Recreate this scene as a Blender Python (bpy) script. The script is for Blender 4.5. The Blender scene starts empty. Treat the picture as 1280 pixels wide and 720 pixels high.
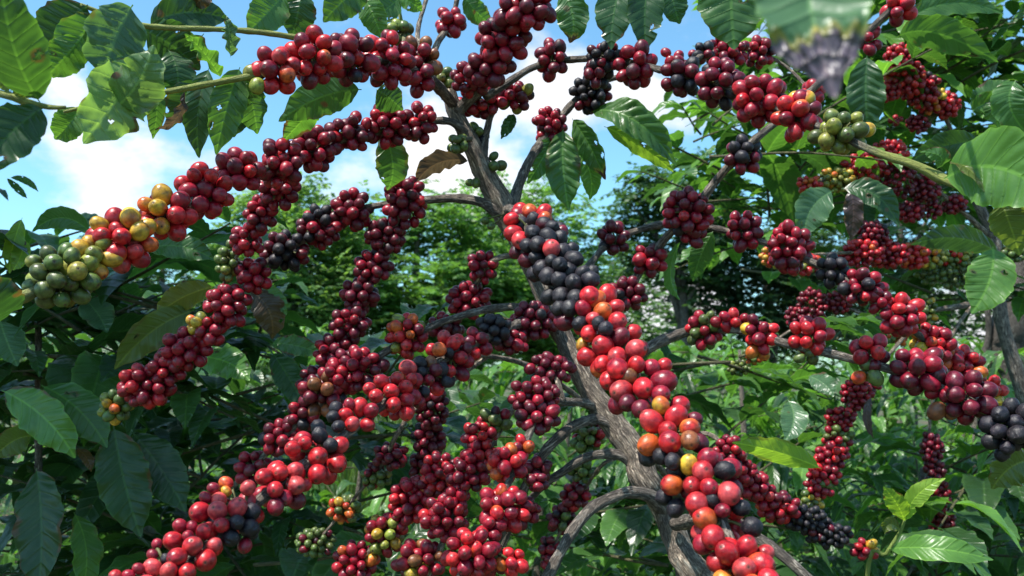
import bpy, math, random
import numpy as np
from mathutils import Vector, noise as mnoise

SEED = 7
rng = np.random.default_rng(SEED)
random.seed(SEED)
C = bpy.context.scene.collection
sc = bpy.context.scene

# ------------------------------------------------------------------ camera
F = 1100.0                      # focal length in pixels of a 1280 wide frame
PITCH = math.radians(5.7)
CAM = np.array([0.0, 0.0, 1.40])
FWD = np.array([0, math.cos(PITCH), math.sin(PITCH)])
RIGHT = np.array([1.0, 0, 0])
UP = np.array([0, -math.sin(PITCH), math.cos(PITCH)])

def P(x, y, d):
    return CAM + d * (FWD + (x - 640) / F * RIGHT - (y - 360) / F * UP)

def proj(p):
    q = np.asarray(p) - CAM
    d = q @ FWD
    return 640 + F * (q @ RIGHT) / d, 360 - F * (q @ UP) / d, d

cam_d = bpy.data.cameras.new('camera')
cam = bpy.data.objects.new('camera', cam_d)
C.objects.link(cam)
cam.location = CAM
cam.rotation_euler = (math.pi / 2 + PITCH, 0, 0)
cam_d.sensor_width = 36
cam_d.lens = 36 * F / 1280
cam_d.clip_start = 0.02
cam_d.clip_end = 3000
cam_d.dof.use_dof = True
cam_d.dof.focus_distance = 0.74
cam_d.dof.aperture_fstop = 15
sc.camera = cam

# ------------------------------------------------------------------ mesh buffer
class Buf:
    def __init__(s):
        s.v, s.q, s.t, s.c, s.u, s.n = [], [], [], [], [], 0
    def add(s, v, quads=None, tris=None, col=None, uvw=None):
        v = np.asarray(v, float)
        n = len(v)
        s.v.append(v)
        if quads is not None and len(quads): s.q.append(np.asarray(quads) + s.n)
        if tris is not None and len(tris): s.t.append(np.asarray(tris) + s.n)
        col = np.asarray(col if col is not None else (0.5, 0.5, 0.5, 0.3), float)
        s.c.append(np.broadcast_to(col, (n, 4)))
        s.u.append(np.asarray(uvw, float) if uvw is not None else np.zeros((n, 3)))
        s.n += n
    def build(s, name, mat, parent=None, origin=None):
        V = np.concatenate(s.v)
        org = np.zeros(3) if origin is None else np.asarray(origin, float)
        if origin is None and parent is not None: org = ORG[parent]
        me = bpy.data.meshes.new(name)
        Q = np.concatenate(s.q) if s.q else np.zeros((0, 4), int)
        T = np.concatenate(s.t) if s.t else np.zeros((0, 3), int)
        me.vertices.add(len(V)); me.vertices.foreach_set('co', (V - org).ravel())
        nl = Q.size + T.size
        me.loops.add(nl)
        me.loops.foreach_set('vertex_index', np.concatenate([Q.ravel(), T.ravel()]).astype(np.int32))
        me.polygons.add(len(Q) + len(T))
        st = np.concatenate([np.arange(len(Q)) * 4, Q.size + np.arange(len(T)) * 3]).astype(np.int32)
        me.polygons.foreach_set('loop_start', st)
        me.update(calc_edges=True)
        me.validate()
        me.polygons.foreach_set('use_smooth', np.ones(len(me.polygons), bool))
        a = me.attributes.new('Col', 'FLOAT_COLOR', 'POINT')
        a.data.foreach_set('color', np.concatenate(s.c).astype(np.float32).ravel())
        a = me.attributes.new('uvw', 'FLOAT_VECTOR', 'POINT')
        a.data.foreach_set('vector', np.concatenate(s.u).astype(np.float32).ravel())
        me.materials.append(mat)
        o = bpy.data.objects.new(name, me)
        C.objects.link(o)
        o.location = org
        ORG[o] = org
        if parent is not None:
            o.parent = parent
            o.location = org - ORG[parent]
        return o
ORG = {}

def thing(name, label, cat, loc, group=None):
    o = bpy.data.objects.new(name, None)
    C.objects.link(o)
    o.location = loc
    o.empty_display_size = 0.1
    ORG[o] = np.asarray(loc, float)
    o['label'] = label; o['category'] = cat
    if group: o['group'] = group
    return o

def nrm(a):
    return a / (np.linalg.norm(a, axis=-1, keepdims=True) + 1e-12)

# ------------------------------------------------------------------ materials
def newmat(name):
    m = bpy.data.materials.new(name)
    m.use_nodes = True
    nt = m.node_tree
    nt.nodes.clear()
    def N(t, **k):
        n = nt.nodes.new(t)
        for kk, vv in k.items():
            if kk.startswith('i_'):
                key = kk[2:]
                key = int(key) if key.isdigit() else key
                n.inputs[key].default_value = vv
            else: setattr(n, kk, vv)
        return n
    L = nt.links.new
    out = N('ShaderNodeOutputMaterial')
    return m, N, L, out

def math_node(N, L, op, a, b=None, c=None):
    n = N('ShaderNodeMath', operation=op)
    for i, x in enumerate((a, b, c)):
        if x is None: continue
        if isinstance(x, (int, float)): n.inputs[i].default_value = x
        else: L(x, n.inputs[i])
    return n.outputs[0]

def mix_col(N, L, fac, a, b, blend='MIX'):
    n = N('ShaderNodeMix', data_type='RGBA', blend_type=blend)
    for i, x in ((0, fac), (6, a), (7, b)):
        if isinstance(x, (int, float)): n.inputs[i].default_value = x
        elif isinstance(x, tuple): n.inputs[i].default_value = x
        else: L(x, n.inputs[i])
    return n.outputs[2]

def ramp(N, L, x, lo, hi):
    n = N('ShaderNodeMapRange', interpolation_type='SMOOTHSTEP')
    L(x, n.inputs[0])
    n.inputs[1].default_value = lo; n.inputs[2].default_value = hi
    return n.outputs[0]

NV = 9.0       # lateral veins each side of a leaf

def leaf_material(name, trans=0.38, bump=0.5, rough=0.34, spots=True):
    m, N, L, out = newmat(name)
    col = N('ShaderNodeAttribute', attribute_name='Col')
    uv = N('ShaderNodeAttribute', attribute_name='uvw')
    sx = N('ShaderNodeSeparateXYZ'); L(uv.outputs['Vector'], sx.inputs[0])
    u, v, r = sx.outputs
    av = math_node(N, L, 'ABSOLUTE', v)
    ph = math_node(N, L, 'SUBTRACT', math_node(N, L, 'MULTIPLY', u, NV), math_node(N, L, 'MULTIPLY', av, 1.3))
    fr = math_node(N, L, 'FRACT', ph)
    tri = math_node(N, L, 'ABSOLUTE', math_node(N, L, 'SUBTRACT', fr, 0.5))   # .5 on a vein, 0 between
    lat = ramp(N, L, tri, 0.44, 0.5)
    mid = ramp(N, L, av, 0.07, 0.02)
    vein = math_node(N, L, 'MAXIMUM', math_node(N, L, 'MULTIPLY', lat, 0.45), mid)
    geo = N('ShaderNodeNewGeometry')
    tc = N('ShaderNodeTexCoord')
    n1 = N('ShaderNodeTexNoise', i_Scale=28.0, i_Detail=4.0); L(tc.outputs['Object'], n1.inputs['Vector'])
    n2 = N('ShaderNodeTexNoise', i_Scale=260.0, i_Detail=2.0); L(tc.outputs['Object'], n2.inputs['Vector'])
    base = mix_col(N, L, 1.0, col.outputs['Color'], mix_col(N, L, n1.outputs[0], (0.55, 0.6, 0.6, 1), (1.4, 1.35, 1.15, 1)), 'MULTIPLY')
    veinc = mix_col(N, L, 1.0, base, (1.9, 1.7, 1.5, 1), 'MULTIPLY')
    base = mix_col(N, L, math_node(N, L, 'MULTIPLY', vein, 0.75), base, veinc)
    if spots:
        vo = N('ShaderNodeTexVoronoi', i_Scale=42.0); L(tc.outputs['Object'], vo.inputs['Vector'])
        wob = math_node(N, L, 'ADD', vo.outputs['Distance'], math_node(N, L, 'MULTIPLY', n2.outputs[0], 0.10))
        on = ramp(N, L, N('ShaderNodeSeparateColor').outputs[0], 0, 1)
        sepc = N('ShaderNodeSeparateColor'); L(vo.outputs['Color'], sepc.inputs[0])
        gate = math_node(N, L, 'GREATER_THAN', sepc.outputs[0], 0.80)
        big = math_node(N, L, 'MULTIPLY', math_node(N, L, 'MULTIPLY', ramp(N, L, wob, 0.24, 0.16), gate), col.outputs['Alpha'])
        base = mix_col(N, L, big, base, (0.13, 0.065, 0.03, 1))
    hgt = math_node(N, L, 'SUBTRACT', math_node(N, L, 'MULTIPLY', n2.outputs[0], 0.25), math_node(N, L, 'MULTIPLY', math_node(N, L, 'POWER', math_node(N, L, 'MULTIPLY', tri, 2.0), 3.0), 1.0))
    bp = N('ShaderNodeBump', i_Strength=bump, i_Distance=0.0015); L(hgt, bp.inputs['Height'])
    pr = N('ShaderNodeBsdfPrincipled'); L(base, pr.inputs['Base Color']); L(bp.outputs[0], pr.inputs['Normal'])
    L(math_node(N, L, 'ADD', math_node(N, L, 'MULTIPLY', n1.outputs[0], 0.22), rough - 0.11), pr.inputs['Roughness'])
    pr.inputs['Specular IOR Level'].default_value = 0.5
    tr = N('ShaderNodeBsdfTranslucent')
    L(mix_col(N, L, 1.0, base, (1.9, 2.0, 0.8, 1), 'MULTIPLY'), tr.inputs[0]); L(bp.outputs[0], tr.inputs['Normal'])
    mx = N('ShaderNodeMixShader', i_0=trans); L(pr.outputs[0], mx.inputs[1]); L(tr.outputs[0], mx.inputs[2])
    L(mx.outputs[0], out.inputs[0])
    return m

def bark_material(name):
    m, N, L, out = newmat(name)
    col = N('ShaderNodeAttribute', attribute_name='Col')
    uv = N('ShaderNodeAttribute', attribute_name='uvw')
    mp = N('ShaderNodeMapping'); mp.inputs['Scale'].default_value = (1, 1, 0.17); L(uv.outputs['Vector'], mp.inputs[0])
    n1 = N('ShaderNodeTexNoise', i_Scale=560.0, i_Detail=8.0, i_Roughness=0.68, i_Distortion=0.9); L(mp.outputs[0], n1.inputs['Vector'])
    n2 = N('ShaderNodeTexNoise', i_Scale=75.0, i_Detail=6.0, i_Roughness=0.6, i_Distortion=0.5); L(uv.outputs['Vector'], n2.inputs['Vector'])
    n3 = N('ShaderNodeTexNoise', i_Scale=900.0, i_Detail=4.0); L(uv.outputs['Vector'], n3.inputs['Vector'])
    f1 = ramp(N, L, n1.outputs[0], 0.38, 0.60)
    c1 = mix_col(N, L, f1, (0.30, 0.27, 0.25, 1), (1.15, 1.12, 1.08, 1))
    c2 = mix_col(N, L, ramp(N, L, n2.outputs[0], 0.38, 0.62), (0.62, 0.60, 0.60, 1), (1.2, 1.2, 1.18, 1))
    c3 = mix_col(N, L, n3.outputs[0], (0.6, 0.6, 0.6, 1), (1.4, 1.4, 1.4, 1))
    fib = mix_col(N, L, 1.0, mix_col(N, L, 1.0, mix_col(N, L, 1.0, col.outputs['Color'], c1, 'MULTIPLY'), c2, 'MULTIPLY'), c3, 'MULTIPLY')
    fib = mix_col(N, L, math_node(N, L, 'MULTIPLY', ramp(N, L, n2.outputs[0], 0.60, 0.68), 0.55), fib, (0.30, 0.30, 0.27, 1))
    base = mix_col(N, L, col.outputs['Alpha'], col.outputs['Color'], fib)
    bp = N('ShaderNodeBump', i_Strength=1.0, i_Distance=0.0025)
    L(math_node(N, L, 'MULTIPLY', f1, col.outputs['Alpha']), bp.inputs['Height'])
    pr = N('ShaderNodeBsdfPrincipled'); L(base, pr.inputs['Base Color']); L(bp.outputs[0], pr.inputs['Normal'])
    pr.inputs['Roughness'].default_value = 0.75
    L(pr.outputs[0], out.inputs[0])
    return m

def cherry_material(name):
    m, N, L, out = newmat(name)
    col = N('ShaderNodeAttribute', attribute_name='Col')
    uv = N('ShaderNodeAttribute', attribute_name='uvw')
    n1 = N('ShaderNodeTexNoise', i_Scale=1.6, i_Detail=3.0); L(uv.outputs['Vector'], n1.inputs['Vector'])
    n2 = N('ShaderNodeTexNoise', i_Scale=7.0, i_Detail=4.0); L(uv.outputs['Vector'], n2.inputs['Vector'])
    base = mix_col(N, L, 1.0, col.outputs['Color'], mix_col(N, L, ramp(N, L, n1.outputs[0], 0.3, 0.7), (0.55, 0.5, 0.6, 1), (1.28, 1.25, 1.15, 1)), 'MULTIPLY')
    base = mix_col(N, L, math_node(N, L, 'MULTIPLY', ramp(N, L, n2.outputs[0], 0.55, 0.75), 0.22), base, (0.30, 0.20, 0.20, 1))
    bp = N('ShaderNodeBump', i_Strength=0.5, i_Distance=0.0010)
    L(math_node(N, L, 'MULTIPLY', n2.outputs[0], col.outputs['Alpha']), bp.inputs['Height'])
    pr = N('ShaderNodeBsdfPrincipled'); L(base, pr.inputs['Base Color']); L(bp.outputs[0], pr.inputs['Normal'])
    L(math_node(N, L, 'ADD', col.outputs['Alpha'], math_node(N, L, 'MULTIPLY', math_node(N, L, 'SUBTRACT', n1.outputs[0], 0.35), 0.45)), pr.inputs['Roughness'])
    pr.inputs['Specular IOR Level'].default_value = 0.45
    L(pr.outputs[0], out.inputs[0])
    return m

M_LEAF = leaf_material('coffee_leaf')
M_FAR = leaf_material('tree_leaf', trans=0.42, bump=0.0, rough=0.45, spots=False)
M_BARK = bark_material('bark')
M_CHERRY = cherry_material('cherry_skin')

# ------------------------------------------------------------------ tubes (trunks, branches, stems)
def resample(pts, rad, step):
    pts = np.asarray(pts, float); rad = np.asarray(rad, float)
    n = len(pts)
    ext = np.vstack([2 * pts[0] - pts[1], pts, 2 * pts[-1] - pts[-2]])
    op, orr, ot = [], [], []
    for i in range(n - 1):
        p0, p1, p2, p3 = ext[i:i + 4]
        k = max(2, int(np.linalg.norm(p2 - p1) / step))
        t = np.linspace(0, 1, k, endpoint=False)[:, None]
        op.append(0.5 * ((2 * p1) + (-p0 + p2) * t + (2 * p0 - 5 * p1 + 4 * p2 - p3) * t ** 2 + (-p0 + 3 * p1 - 3 * p2 + p3) * t ** 3))
        tt = t[:, 0]
        orr.append(rad[i] + (rad[i + 1] - rad[i]) * tt)
        ot.append(i + tt)
    op.append(pts[-1:]); orr.append(rad[-1:]); ot.append([n - 1.0])
    return np.concatenate(op), np.concatenate(orr), np.concatenate(ot)

def tube(buf, pts, rad, col, step=0.006, sides=10, lump=0.12, knots=0.0, seed=0):
    """col: function of the parameter (point index) or constant rgba"""
    p, r, tpar = resample(pts, rad, step)
    T = nrm(np.gradient(p, axis=0))
    ref = np.array([0.31, 0.27, 0.91])
    S = nrm(np.cross(T, ref)); B = np.cross(T, S)
    a = np.linspace(0, 2 * math.pi, sides, endpoint=False)
    arc = np.concatenate([[0], np.cumsum(np.linalg.norm(np.diff(p, axis=0), axis=1))])
    n = len(p)
    rr = np.repeat(r[:, None], sides, 1)
    if lump > 0:
        lm = np.zeros((n, sides))
        for i in range(n):
            for j in range(sides):
                rm = max(r[i], 0.002)
                lm[i, j] = mnoise.noise(Vector((math.cos(a[j]) * 1.3 + seed, math.sin(a[j]) * 1.3, arc[i] / rm * 0.22))) + \
                    0.5 * mnoise.noise(Vector((math.cos(a[j]) * 3.2 + seed, math.sin(a[j]) * 3.2, arc[i] / rm * 0.35)))
        rr = rr * (1 + lump * lm)
    if knots > 0:
        ks = np.arange(0.02 + 0.01 * (seed % 3), arc[-1], 0.035)
        for k in ks: rr *= 1 + knots * np.exp(-((arc - k) / 0.004) ** 2)[:, None]
    ca, sa = np.cos(a), np.sin(a)
    V = p[:, None, :] + rr[..., None] * (ca[None, :, None] * S[:, None, :] + sa[None, :, None] * B[:, None, :])
    uvw = np.stack([ca[None, :] * rr + seed, sa[None, :] * rr, np.repeat(arc[:, None], sides, 1)], -1)
    i, j = np.meshgrid(np.arange(n - 1), np.arange(sides), indexing='ij')
    q = np.stack([i * sides + j, i * sides + (j + 1) % sides, (i + 1) * sides + (j + 1) % sides, (i + 1) * sides + j], -1).reshape(-1, 4)
    if callable(col): cc = np.repeat(np.array([col(t) for t in tpar])[:, None, :], sides, 1).reshape(-1, 4)
    else: cc = np.asarray(col)
    V = V.reshape(-1, 3); uvw = uvw.reshape(-1, 3)
    nV = len(V)
    V = np.vstack([V, p[:1], p[-1:]]); uvw = np.vstack([uvw, uvw[:1], uvw[-1:]])
    if cc.ndim == 2: cc = np.vstack([cc, cc[:1], cc[-1:]])
    jj = np.arange(sides)
    t1 = np.stack([np.full(sides, nV), (jj + 1) % sides, jj], -1)
    t2 = np.stack([np.full(sides, nV + 1), (n - 1) * sides + jj, (n - 1) * sides + (jj + 1) % sides], -1)
    buf.add(V, q, np.vstack([t1, t2]), cc, uvw)

BARK = (0.25, 0.215, 0.185, 1.0)
BARK2 = (0.36, 0.295, 0.235, 1.0)
GREENSTEM = (0.22, 0.25, 0.05, 0.25)

# ------------------------------------------------------------------ leaves
def leaf(buf, p0, p1, p2, W, w, col, nu=22, nv=8, fold=0.15, cup=0.0, wave=0.05, ridge=0.05, spots=0.5, seed=0, notch=0, dead=None, deadcol=None, crinkle=0.0, holes=0, burn=0.0):
    """a coffee leaf along the curve p0 p1 p2; W the sideways direction, w the full width"""
    R = np.random.default_rng(seed)
    u = np.linspace(0, 1, nu + 1)[:, None]
    p0, p1, p2 = (np.asarray(x, float) for x in (p0, p1, p2))
    c1 = 2 * p1 - 0.5 * (p0 + p2)
    A = (1 - u) ** 2 * p0 + 2 * u * (1 - u) * c1 + u ** 2 * p2
    T = nrm(2 * (1 - u) * (c1 - p0) + 2 * u * (p2 - c1))
    W = np.asarray(W, float)
    S = nrm(W[None] - (T @ W)[:, None] * T)
    Nn = np.cross(T, S)
    uu = u[:, 0]
    h = np.clip(uu - 0.04, 0, 1) ** 0.72 * (1 - uu) ** 0.85
    h = h / h.max() * w / 2
    h *= 1 - 0.35 * np.exp(-((uu - 0.93) / 0.05) ** 2)
    h = np.maximum(h, w * 0.012 * (uu < 0.99))
    v = np.linspace(-1, 1, 2 * nv + 1)[None, :]
    hh = np.repeat(h[:, None], 2 * nv + 1, 1)
    ph1, ph2 = R.uniform(0, 6.28, 2)
    k = R.uniform(2.2, 4.2)
    sgn = np.sign(v)
    for _ in range(notch):
        un, sd, dep, wd = R.uniform(0.25, 0.85), R.choice([-1, 1]), R.uniform(0.2, 0.6), R.uniform(0.02, 0.06)
        hh = hh * (1 - dep * np.exp(-((u - un) / wd) ** 2) * (sgn == sd))
    hh = hh * (1 + 0.03 * np.sin(uu * 40 + ph1)[:, None] + 0.02 * np.sin(uu * 71 + ph2)[:, None])
    av = np.abs(v)
    z = hh * av * math.tan(fold) + cup * hh * av ** 2
    z = z + wave * w * av ** 2 * np.sin(2 * math.pi * k * u + np.where(sgn > 0, ph1, ph2)) * np.minimum(1, 4 * (1 - u)) * np.minimum(1, 4 * u)
    phs = u * NV - av * 1.3
    z = z + ridge * w * (np.abs(np.sin(math.pi * phs)) ** 0.8 - 0.5) * np.minimum(1, av * 4) * (1 - av ** 6) * np.minimum(1, 6 * (1 - u)) * np.minimum(1, 6 * u) * (hh / (w / 2))
    if crinkle:
        fz = np.clip((u - (dead or 0) + 0.08) / 0.1, 0, 1) + 0 * v
        for i in range(nu + 1):
            for j in range(2 * nv + 1):
                q_ = Vector((u[i, 0] * 9, v[0, j] * 5, ph1))
                z[i, j] += fz[i, j] * crinkle * w * (mnoise.noise(q_) + 0.6 * mnoise.noise(q_ * 2.3)) * (hh[i, j] / (w / 2))
    Vv = A[:, None, :] + (hh * v)[..., None] * S[:, None, :] + z[..., None] * Nn[:, None, :]
    m = 2 * nv + 1
    i, j = np.meshgrid(np.arange(nu), np.arange(m - 1), indexing='ij')
    q = np.stack([i * m + j, i * m + j + 1, (i + 1) * m + j + 1, (i + 1) * m + j], -1).reshape(-1, 4)
    U = np.repeat(u, m, 1)
    uvw = np.stack([U, np.broadcast_to(v, U.shape) * (hh / max(w / 2, 1e-6)) , np.full_like(U, R.uniform(0, 1))], -1).reshape(-1, 3)
    cc = np.zeros((len(U), m, 4)); cc[..., :3] = col; cc[..., 3] = spots
    edge = np.clip((av - 0.88) / 0.12, 0, 1)[..., None] * 0.5
    cc[..., :3] = cc[..., :3] * (1 - edge) + edge * np.array(col) * np.array([2.2, 1.9, 1.5])
    if dead is not None:
        jag = dead + 0.03 * np.sin(v * 5 + ph1) + 0.018 * np.sin(v * 17 + ph2)
        f = np.clip((U - jag) / 0.03, 0, 1)[..., None]
        g = np.clip(1 - np.abs(U - jag) / 0.035, 0, 1)[..., None] * 0.8
        dc = np.array(deadcol if deadcol else (0.075, 0.055, 0.075))
        if crinkle:
            mot = np.array([[mnoise.noise(Vector((a_ * 14, b_ * 8, ph2))) + 0.5 * mnoise.noise(Vector((a_ * 34, b_ * 19, ph2))) for b_ in v[0]] for a_ in u[:, 0]])[..., None]
            dc = dc * np.clip(1 + 0.6 * mot, 0.4, 1.8)
        cc[..., :3] = cc[..., :3] * (1 - f) + dc * f
        cc[..., :3] = cc[..., :3] * (1 - g) + np.array((0.30, 0.24, 0.06)) * g
    if burn:
        bn = np.array([[mnoise.noise(Vector((a_ * 4 + ph1, b_ * 1.5, ph2))) + 0.35 * mnoise.noise(Vector((a_ * 17, b_ * 7, ph1))) for b_ in v[0]] for a_ in u[:, 0]])
        f = (np.clip((bn + (av - 1) * 1.6 + 0.9 * np.clip(u - 0.85, 0, 1) * 2 - 0.12) / 0.10, 0, 1) * burn)[..., None]
        cc[..., :3] = cc[..., :3] * (1 - f) + np.array((0.10, 0.060, 0.030)) * f
    if holes:
        uq = u[:-1, :] + 0.5 / nu; vq = (v[:, :-1] + v[:, 1:]) / 2
        keep_ = np.ones((nu, m - 1), bool)
        rim = np.zeros((nu + 1, m))
        for _ in range(holes):
            hu, hv, hr = R.uniform(.2, .85), R.choice([-1, 1]) * R.uniform(.25, .8), R.uniform(.015, .04)
            rim = np.maximum(rim, np.clip(2.2 - (((u - hu) / hr) ** 2 + ((v - hv) / (hr * 4)) ** 2) * .75, 0, 1))
            keep_ &= ((uq - hu) / hr) ** 2 + ((vq - hv) / (hr * 4)) ** 2 > 1 + .5 * np.sin(uq * 90 + vq * 30)
        q = q[keep_.ravel()]
        cc[..., :3] = cc[..., :3] * (1 - rim[..., None] * .85) + np.array((0.09, 0.05, 0.028)) * rim[..., None] * .85
    buf.add(Vv.reshape(-1, 3), q, None, cc.reshape(-1, 4), uvw)

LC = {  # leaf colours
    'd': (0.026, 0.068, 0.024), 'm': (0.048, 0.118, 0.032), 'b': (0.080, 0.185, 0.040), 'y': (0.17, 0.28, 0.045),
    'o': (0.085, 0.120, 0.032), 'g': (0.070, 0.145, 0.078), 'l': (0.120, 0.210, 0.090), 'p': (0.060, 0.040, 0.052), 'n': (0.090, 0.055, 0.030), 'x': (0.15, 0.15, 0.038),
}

def traced_leaf(parent, x0, y0, x1, y1, x2, y2, d0, d2, w, c='m', roll=0.0, **k):
    """leaf whose base, middle and tip are at these points of the view"""
    seed = int(abs(x0 * 7 + y0 * 13 + x2 * 3 + y2)) % 99991
    R = np.random.default_rng(seed)
    p0, p2 = P(x0, y0, d0), P(x2, y2, d2)
    p1 = P(x1, y1, 0.5 * (d0 + d2) - k.pop('bow', 0.006))
    A = nrm(p2 - p0)
    V = nrm(p1 - CAM)
    W0 = nrm(np.cross(A, V)); N0 = np.cross(W0, A)
    roll = math.radians(roll + R.uniform(-12, 12))
    W = W0 * math.cos(roll) + N0 * math.sin(roll)
    if (np.cross(A, W) @ np.array([0, -0.35, 1.0])) < 0: W = -W
    b = Buf()
    col = np.array(LC[c]) * R.uniform(0.95, 1.3)
    kk = dict(nu=54, nv=11, holes=int(R.choice([0, 0, 0, 1, 2])), burn=R.choice([0, .5, 1.0]), fold=R.uniform(0.05, 0.28), wave=R.uniform(0.04, 0.08), ridge=0.045, spots=R.choice([0.2, 0.6, 1.0]), seed=seed)
    kk.update(k)
    label = kk.pop('label', None)
    leaf(b, p0, p1, p2, W, w * 0.5 * (d0 + d2) / F, col, **kk)
    o = b.build('leaf', M_LEAF, parent)
    if label: o['label'] = label
    return o

# ------------------------------------------------------------------ cherries
def sphere_template(th, ns):
    V, q, t = [], [], []
    for a in th[1:-1]:
        for j in range(ns):
            f = 2 * math.pi * j / ns
            V.append((math.sin(a) * math.cos(f), math.sin(a) * math.sin(f), math.cos(a)))
    n = len(V)
    V.append((0, 0, 1)); V.append((0, 0, -1))
    nr = len(th) - 2
    for i in range(nr - 1):
        for j in range(ns):
            q.append((i * ns + j, (i + 1) * ns + j, (i + 1) * ns + (j + 1) % ns, i * ns + (j + 1) % ns))
    for j in range(ns):
        t.append((n, j, (j + 1) % ns))
        t.append((n + 1, (nr - 1) * ns + (j + 1) % ns, (nr - 1) * ns + j))
    V = np.array(V)
    ang = np.concatenate([np.repeat(th[1:-1], ns), [0, math.pi]])
    return V, np.array(q), np.array(t), ang
SPH_HI = sphere_template(np.array([0, .07, .13, .19, .30, .5, .75, 1.0, 1.25, 1.5, 1.8, 2.1, 2.4, 2.7, 2.95, math.pi]), 18)
SPH_MD = sphere_template(np.array([0, .10, .18, .32, .6, .95, 1.3, 1.7, 2.1, 2.6, math.pi]), 12)
SPH_LO = sphere_template(np.array([0, .25, .7, 1.2, 1.7, 2.3, math.pi]), 8)

CC = {  # skin colours and roughness
    'r': (0.47, 0.014, 0.020, 0.27), 'R': (0.26, 0.006, 0.021, 0.29), 'D': (0.115, 0.004, 0.016, 0.31),
    'K': (0.011, 0.009, 0.015, 0.46), 'O': (0.54, 0.105, 0.020, 0.30), 'Y': (0.50, 0.31, 0.030, 0.30),
    'G': (0.082, 0.125, 0.028, 0.30), 'H': (0.20, 0.22, 0.036, 0.30), 'B': (0.20, 0.070, 0.025, 0.33), 'P': (0.52, 0.055, 0.060, 0.30),
}

def cherry(buf, c, ax, R, kind, rg, tmpl=SPH_MD, stalk_to=None):
    V, q, t, ang = tmpl
    ax = nrm(np.asarray(ax))
    s = nrm(np.cross(ax, rg.normal(size=3))); b = np.cross(ax, s)
    el = rg.uniform(1.0, 1.25)
    if kind == 'K': el *= 0.97
    sx, sy = rg.uniform(0.9, 1.02), rg.uniform(0.94, 1.04)
    rad = np.ones(len(V))
    rad = np.where(ang < 0.16, 0.975, rad)
    rad = rad * (1 - 0.05 * np.exp(-((ang - math.pi) / 0.5) ** 2))
    off = rg.uniform(-50, 50, 3)
    if kind == 'K':
        rad = rad * (1 + 0.06 * np.sin(V[:, 0] * 5 + off[0]) * np.cos(V[:, 2] * 6 + off[1]) + 0.04 * np.sin(V[:, 1] * 11 + off[2]) * np.sin(V[:, 2] * 9 + off[0]))
    Q = (V * rad[:, None]) * np.array([sx, sy, el]) * R
    W = np.asarray(c) + Q[:, :1] * s + Q[:, 1:2] * b + Q[:, 2:] * ax
    base = np.array(CC[kind])
    base[:3] *= rg.uniform(0.75, 1.2) * (1 + rg.uniform(-0.1, 0.1, 3))
    col = np.repeat(base[None], len(V), 0)
    alt = None
    x = rg.uniform()
    if kind == 'r' and x < 0.65: alt = 'O' if x < .06 else 'P' if x < .2 else 'R'
    elif kind == 'R' and x < 0.65: alt = 'r' if x < .2 else 'D'
    elif kind == 'O': alt = 'r' if x < 0.75 else 'Y'
    elif kind == 'Y' and x < 0.5: alt = 'O'
    elif kind == 'D' and x < 0.6: alt = 'K' if x < .2 else 'R'
    elif kind == 'H' and x < 0.4: alt = 'G'
    elif kind == 'P': alt = 'r'
    if alt:
        dr = nrm(rg.normal(size=3))
        f = np.clip((V @ dr + 0.15 * np.sin(V[:, 0] * 6 + off[0]) - rg.uniform(-0.4, 0.4)) / rg.uniform(.4, 1.3), 0, 1)[:, None]
        col = col * (1 - f) + np.array(CC[alt]) * f
    if kind != 'K':
        scar = ang < 0.12
        ring = (ang >= 0.12) & (ang < 0.20)
        col[scar, :3] = (0.035, 0.018, 0.012); col[scar, 3] = 0.6
        col[ring, :3] = col[ring, :3] * 0.5 + np.array((0.09, 0.05, 0.03)) * 0.5
    buf.add(W, q, t, col, V + off)
    if stalk_to is not None:
        a = np.asarray(c) - ax * R * 0.9
        tube(buf, [a, 0.5 * (a + stalk_to) + 0.0008, stalk_to], [0.0011, 0.0009, 0.0012], (0.10, 0.11, 0.03, 0.55), step=0.02, sides=5, lump=0)

def pack(n, ext, D, rg, fixed=None, it=60):
    """n sphere centres of diameter D inside the ellipsoid of half-axes ext"""
    e = np.maximum(np.asarray(ext) - D * 0.5, D * 0.12)
    x = rg.normal(size=(n, 3)); x = nrm(x) * rg.uniform(0.2, 1, (n, 1)) ** (1 / 3) * e
    for k in range(it):
        d = x[:, None] - x[None]
        l = np.linalg.norm(d, axis=-1) + np.eye(n) * 9
        ov = np.clip(0.95 * D - l, 0, None)
        x = x + 0.35 * (d / l[..., None] * ov[..., None]).sum(1)
        if fixed is not None and len(fixed):
            d = x[:, None] - fixed[None]
            l = np.linalg.norm(d, axis=-1) + 1e-9
            ov = np.clip(0.95 * D - l, 0, None)
            x = x + 0.7 * (d / l[..., None] * ov[..., None]).sum(1)
        rr = np.linalg.norm(x / e, axis=-1)
        f = np.where(rr > 1, 1 / rr, 1)[:, None]
        x = x * (f if k > it - 4 else 0.5 + 0.5 * f)
        rad = np.linalg.norm(x, axis=1, keepdims=True)       # room for the branch in the middle
        x = x + np.where(rad < D * 0.55, nrm(x) * 0.2 * D, 0)
    return x

# ------------------------------------------------------------------ plants traced as branches + clusters
def tri(pt): return P(pt[0], pt[1], pt[2])

def branch(parent, pts, name='branch', green=99, step=0.005, sides=10, lump=0.13, knots=0.16, col=BARK, label=None):
    p = [P(a, b, d) for a, b, d, w in pts]
    r = [w * d / F / 2 for a, b, d, w in pts]
    def cf(t):
        f = min(1, max(0, (t - green + 0.6) / 0.8))
        return np.array(col) * (1 - f) + np.array(GREENSTEM) * f
    b = Buf()
    tube(b, p, r, cf, step, sides, lump, knots, seed=int(abs(pts[0][0] * 3 + pts[-1][1])) % 17)
    o = b.build(name, M_BARK, parent)
    if label: o['label'] = label
    return o

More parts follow.
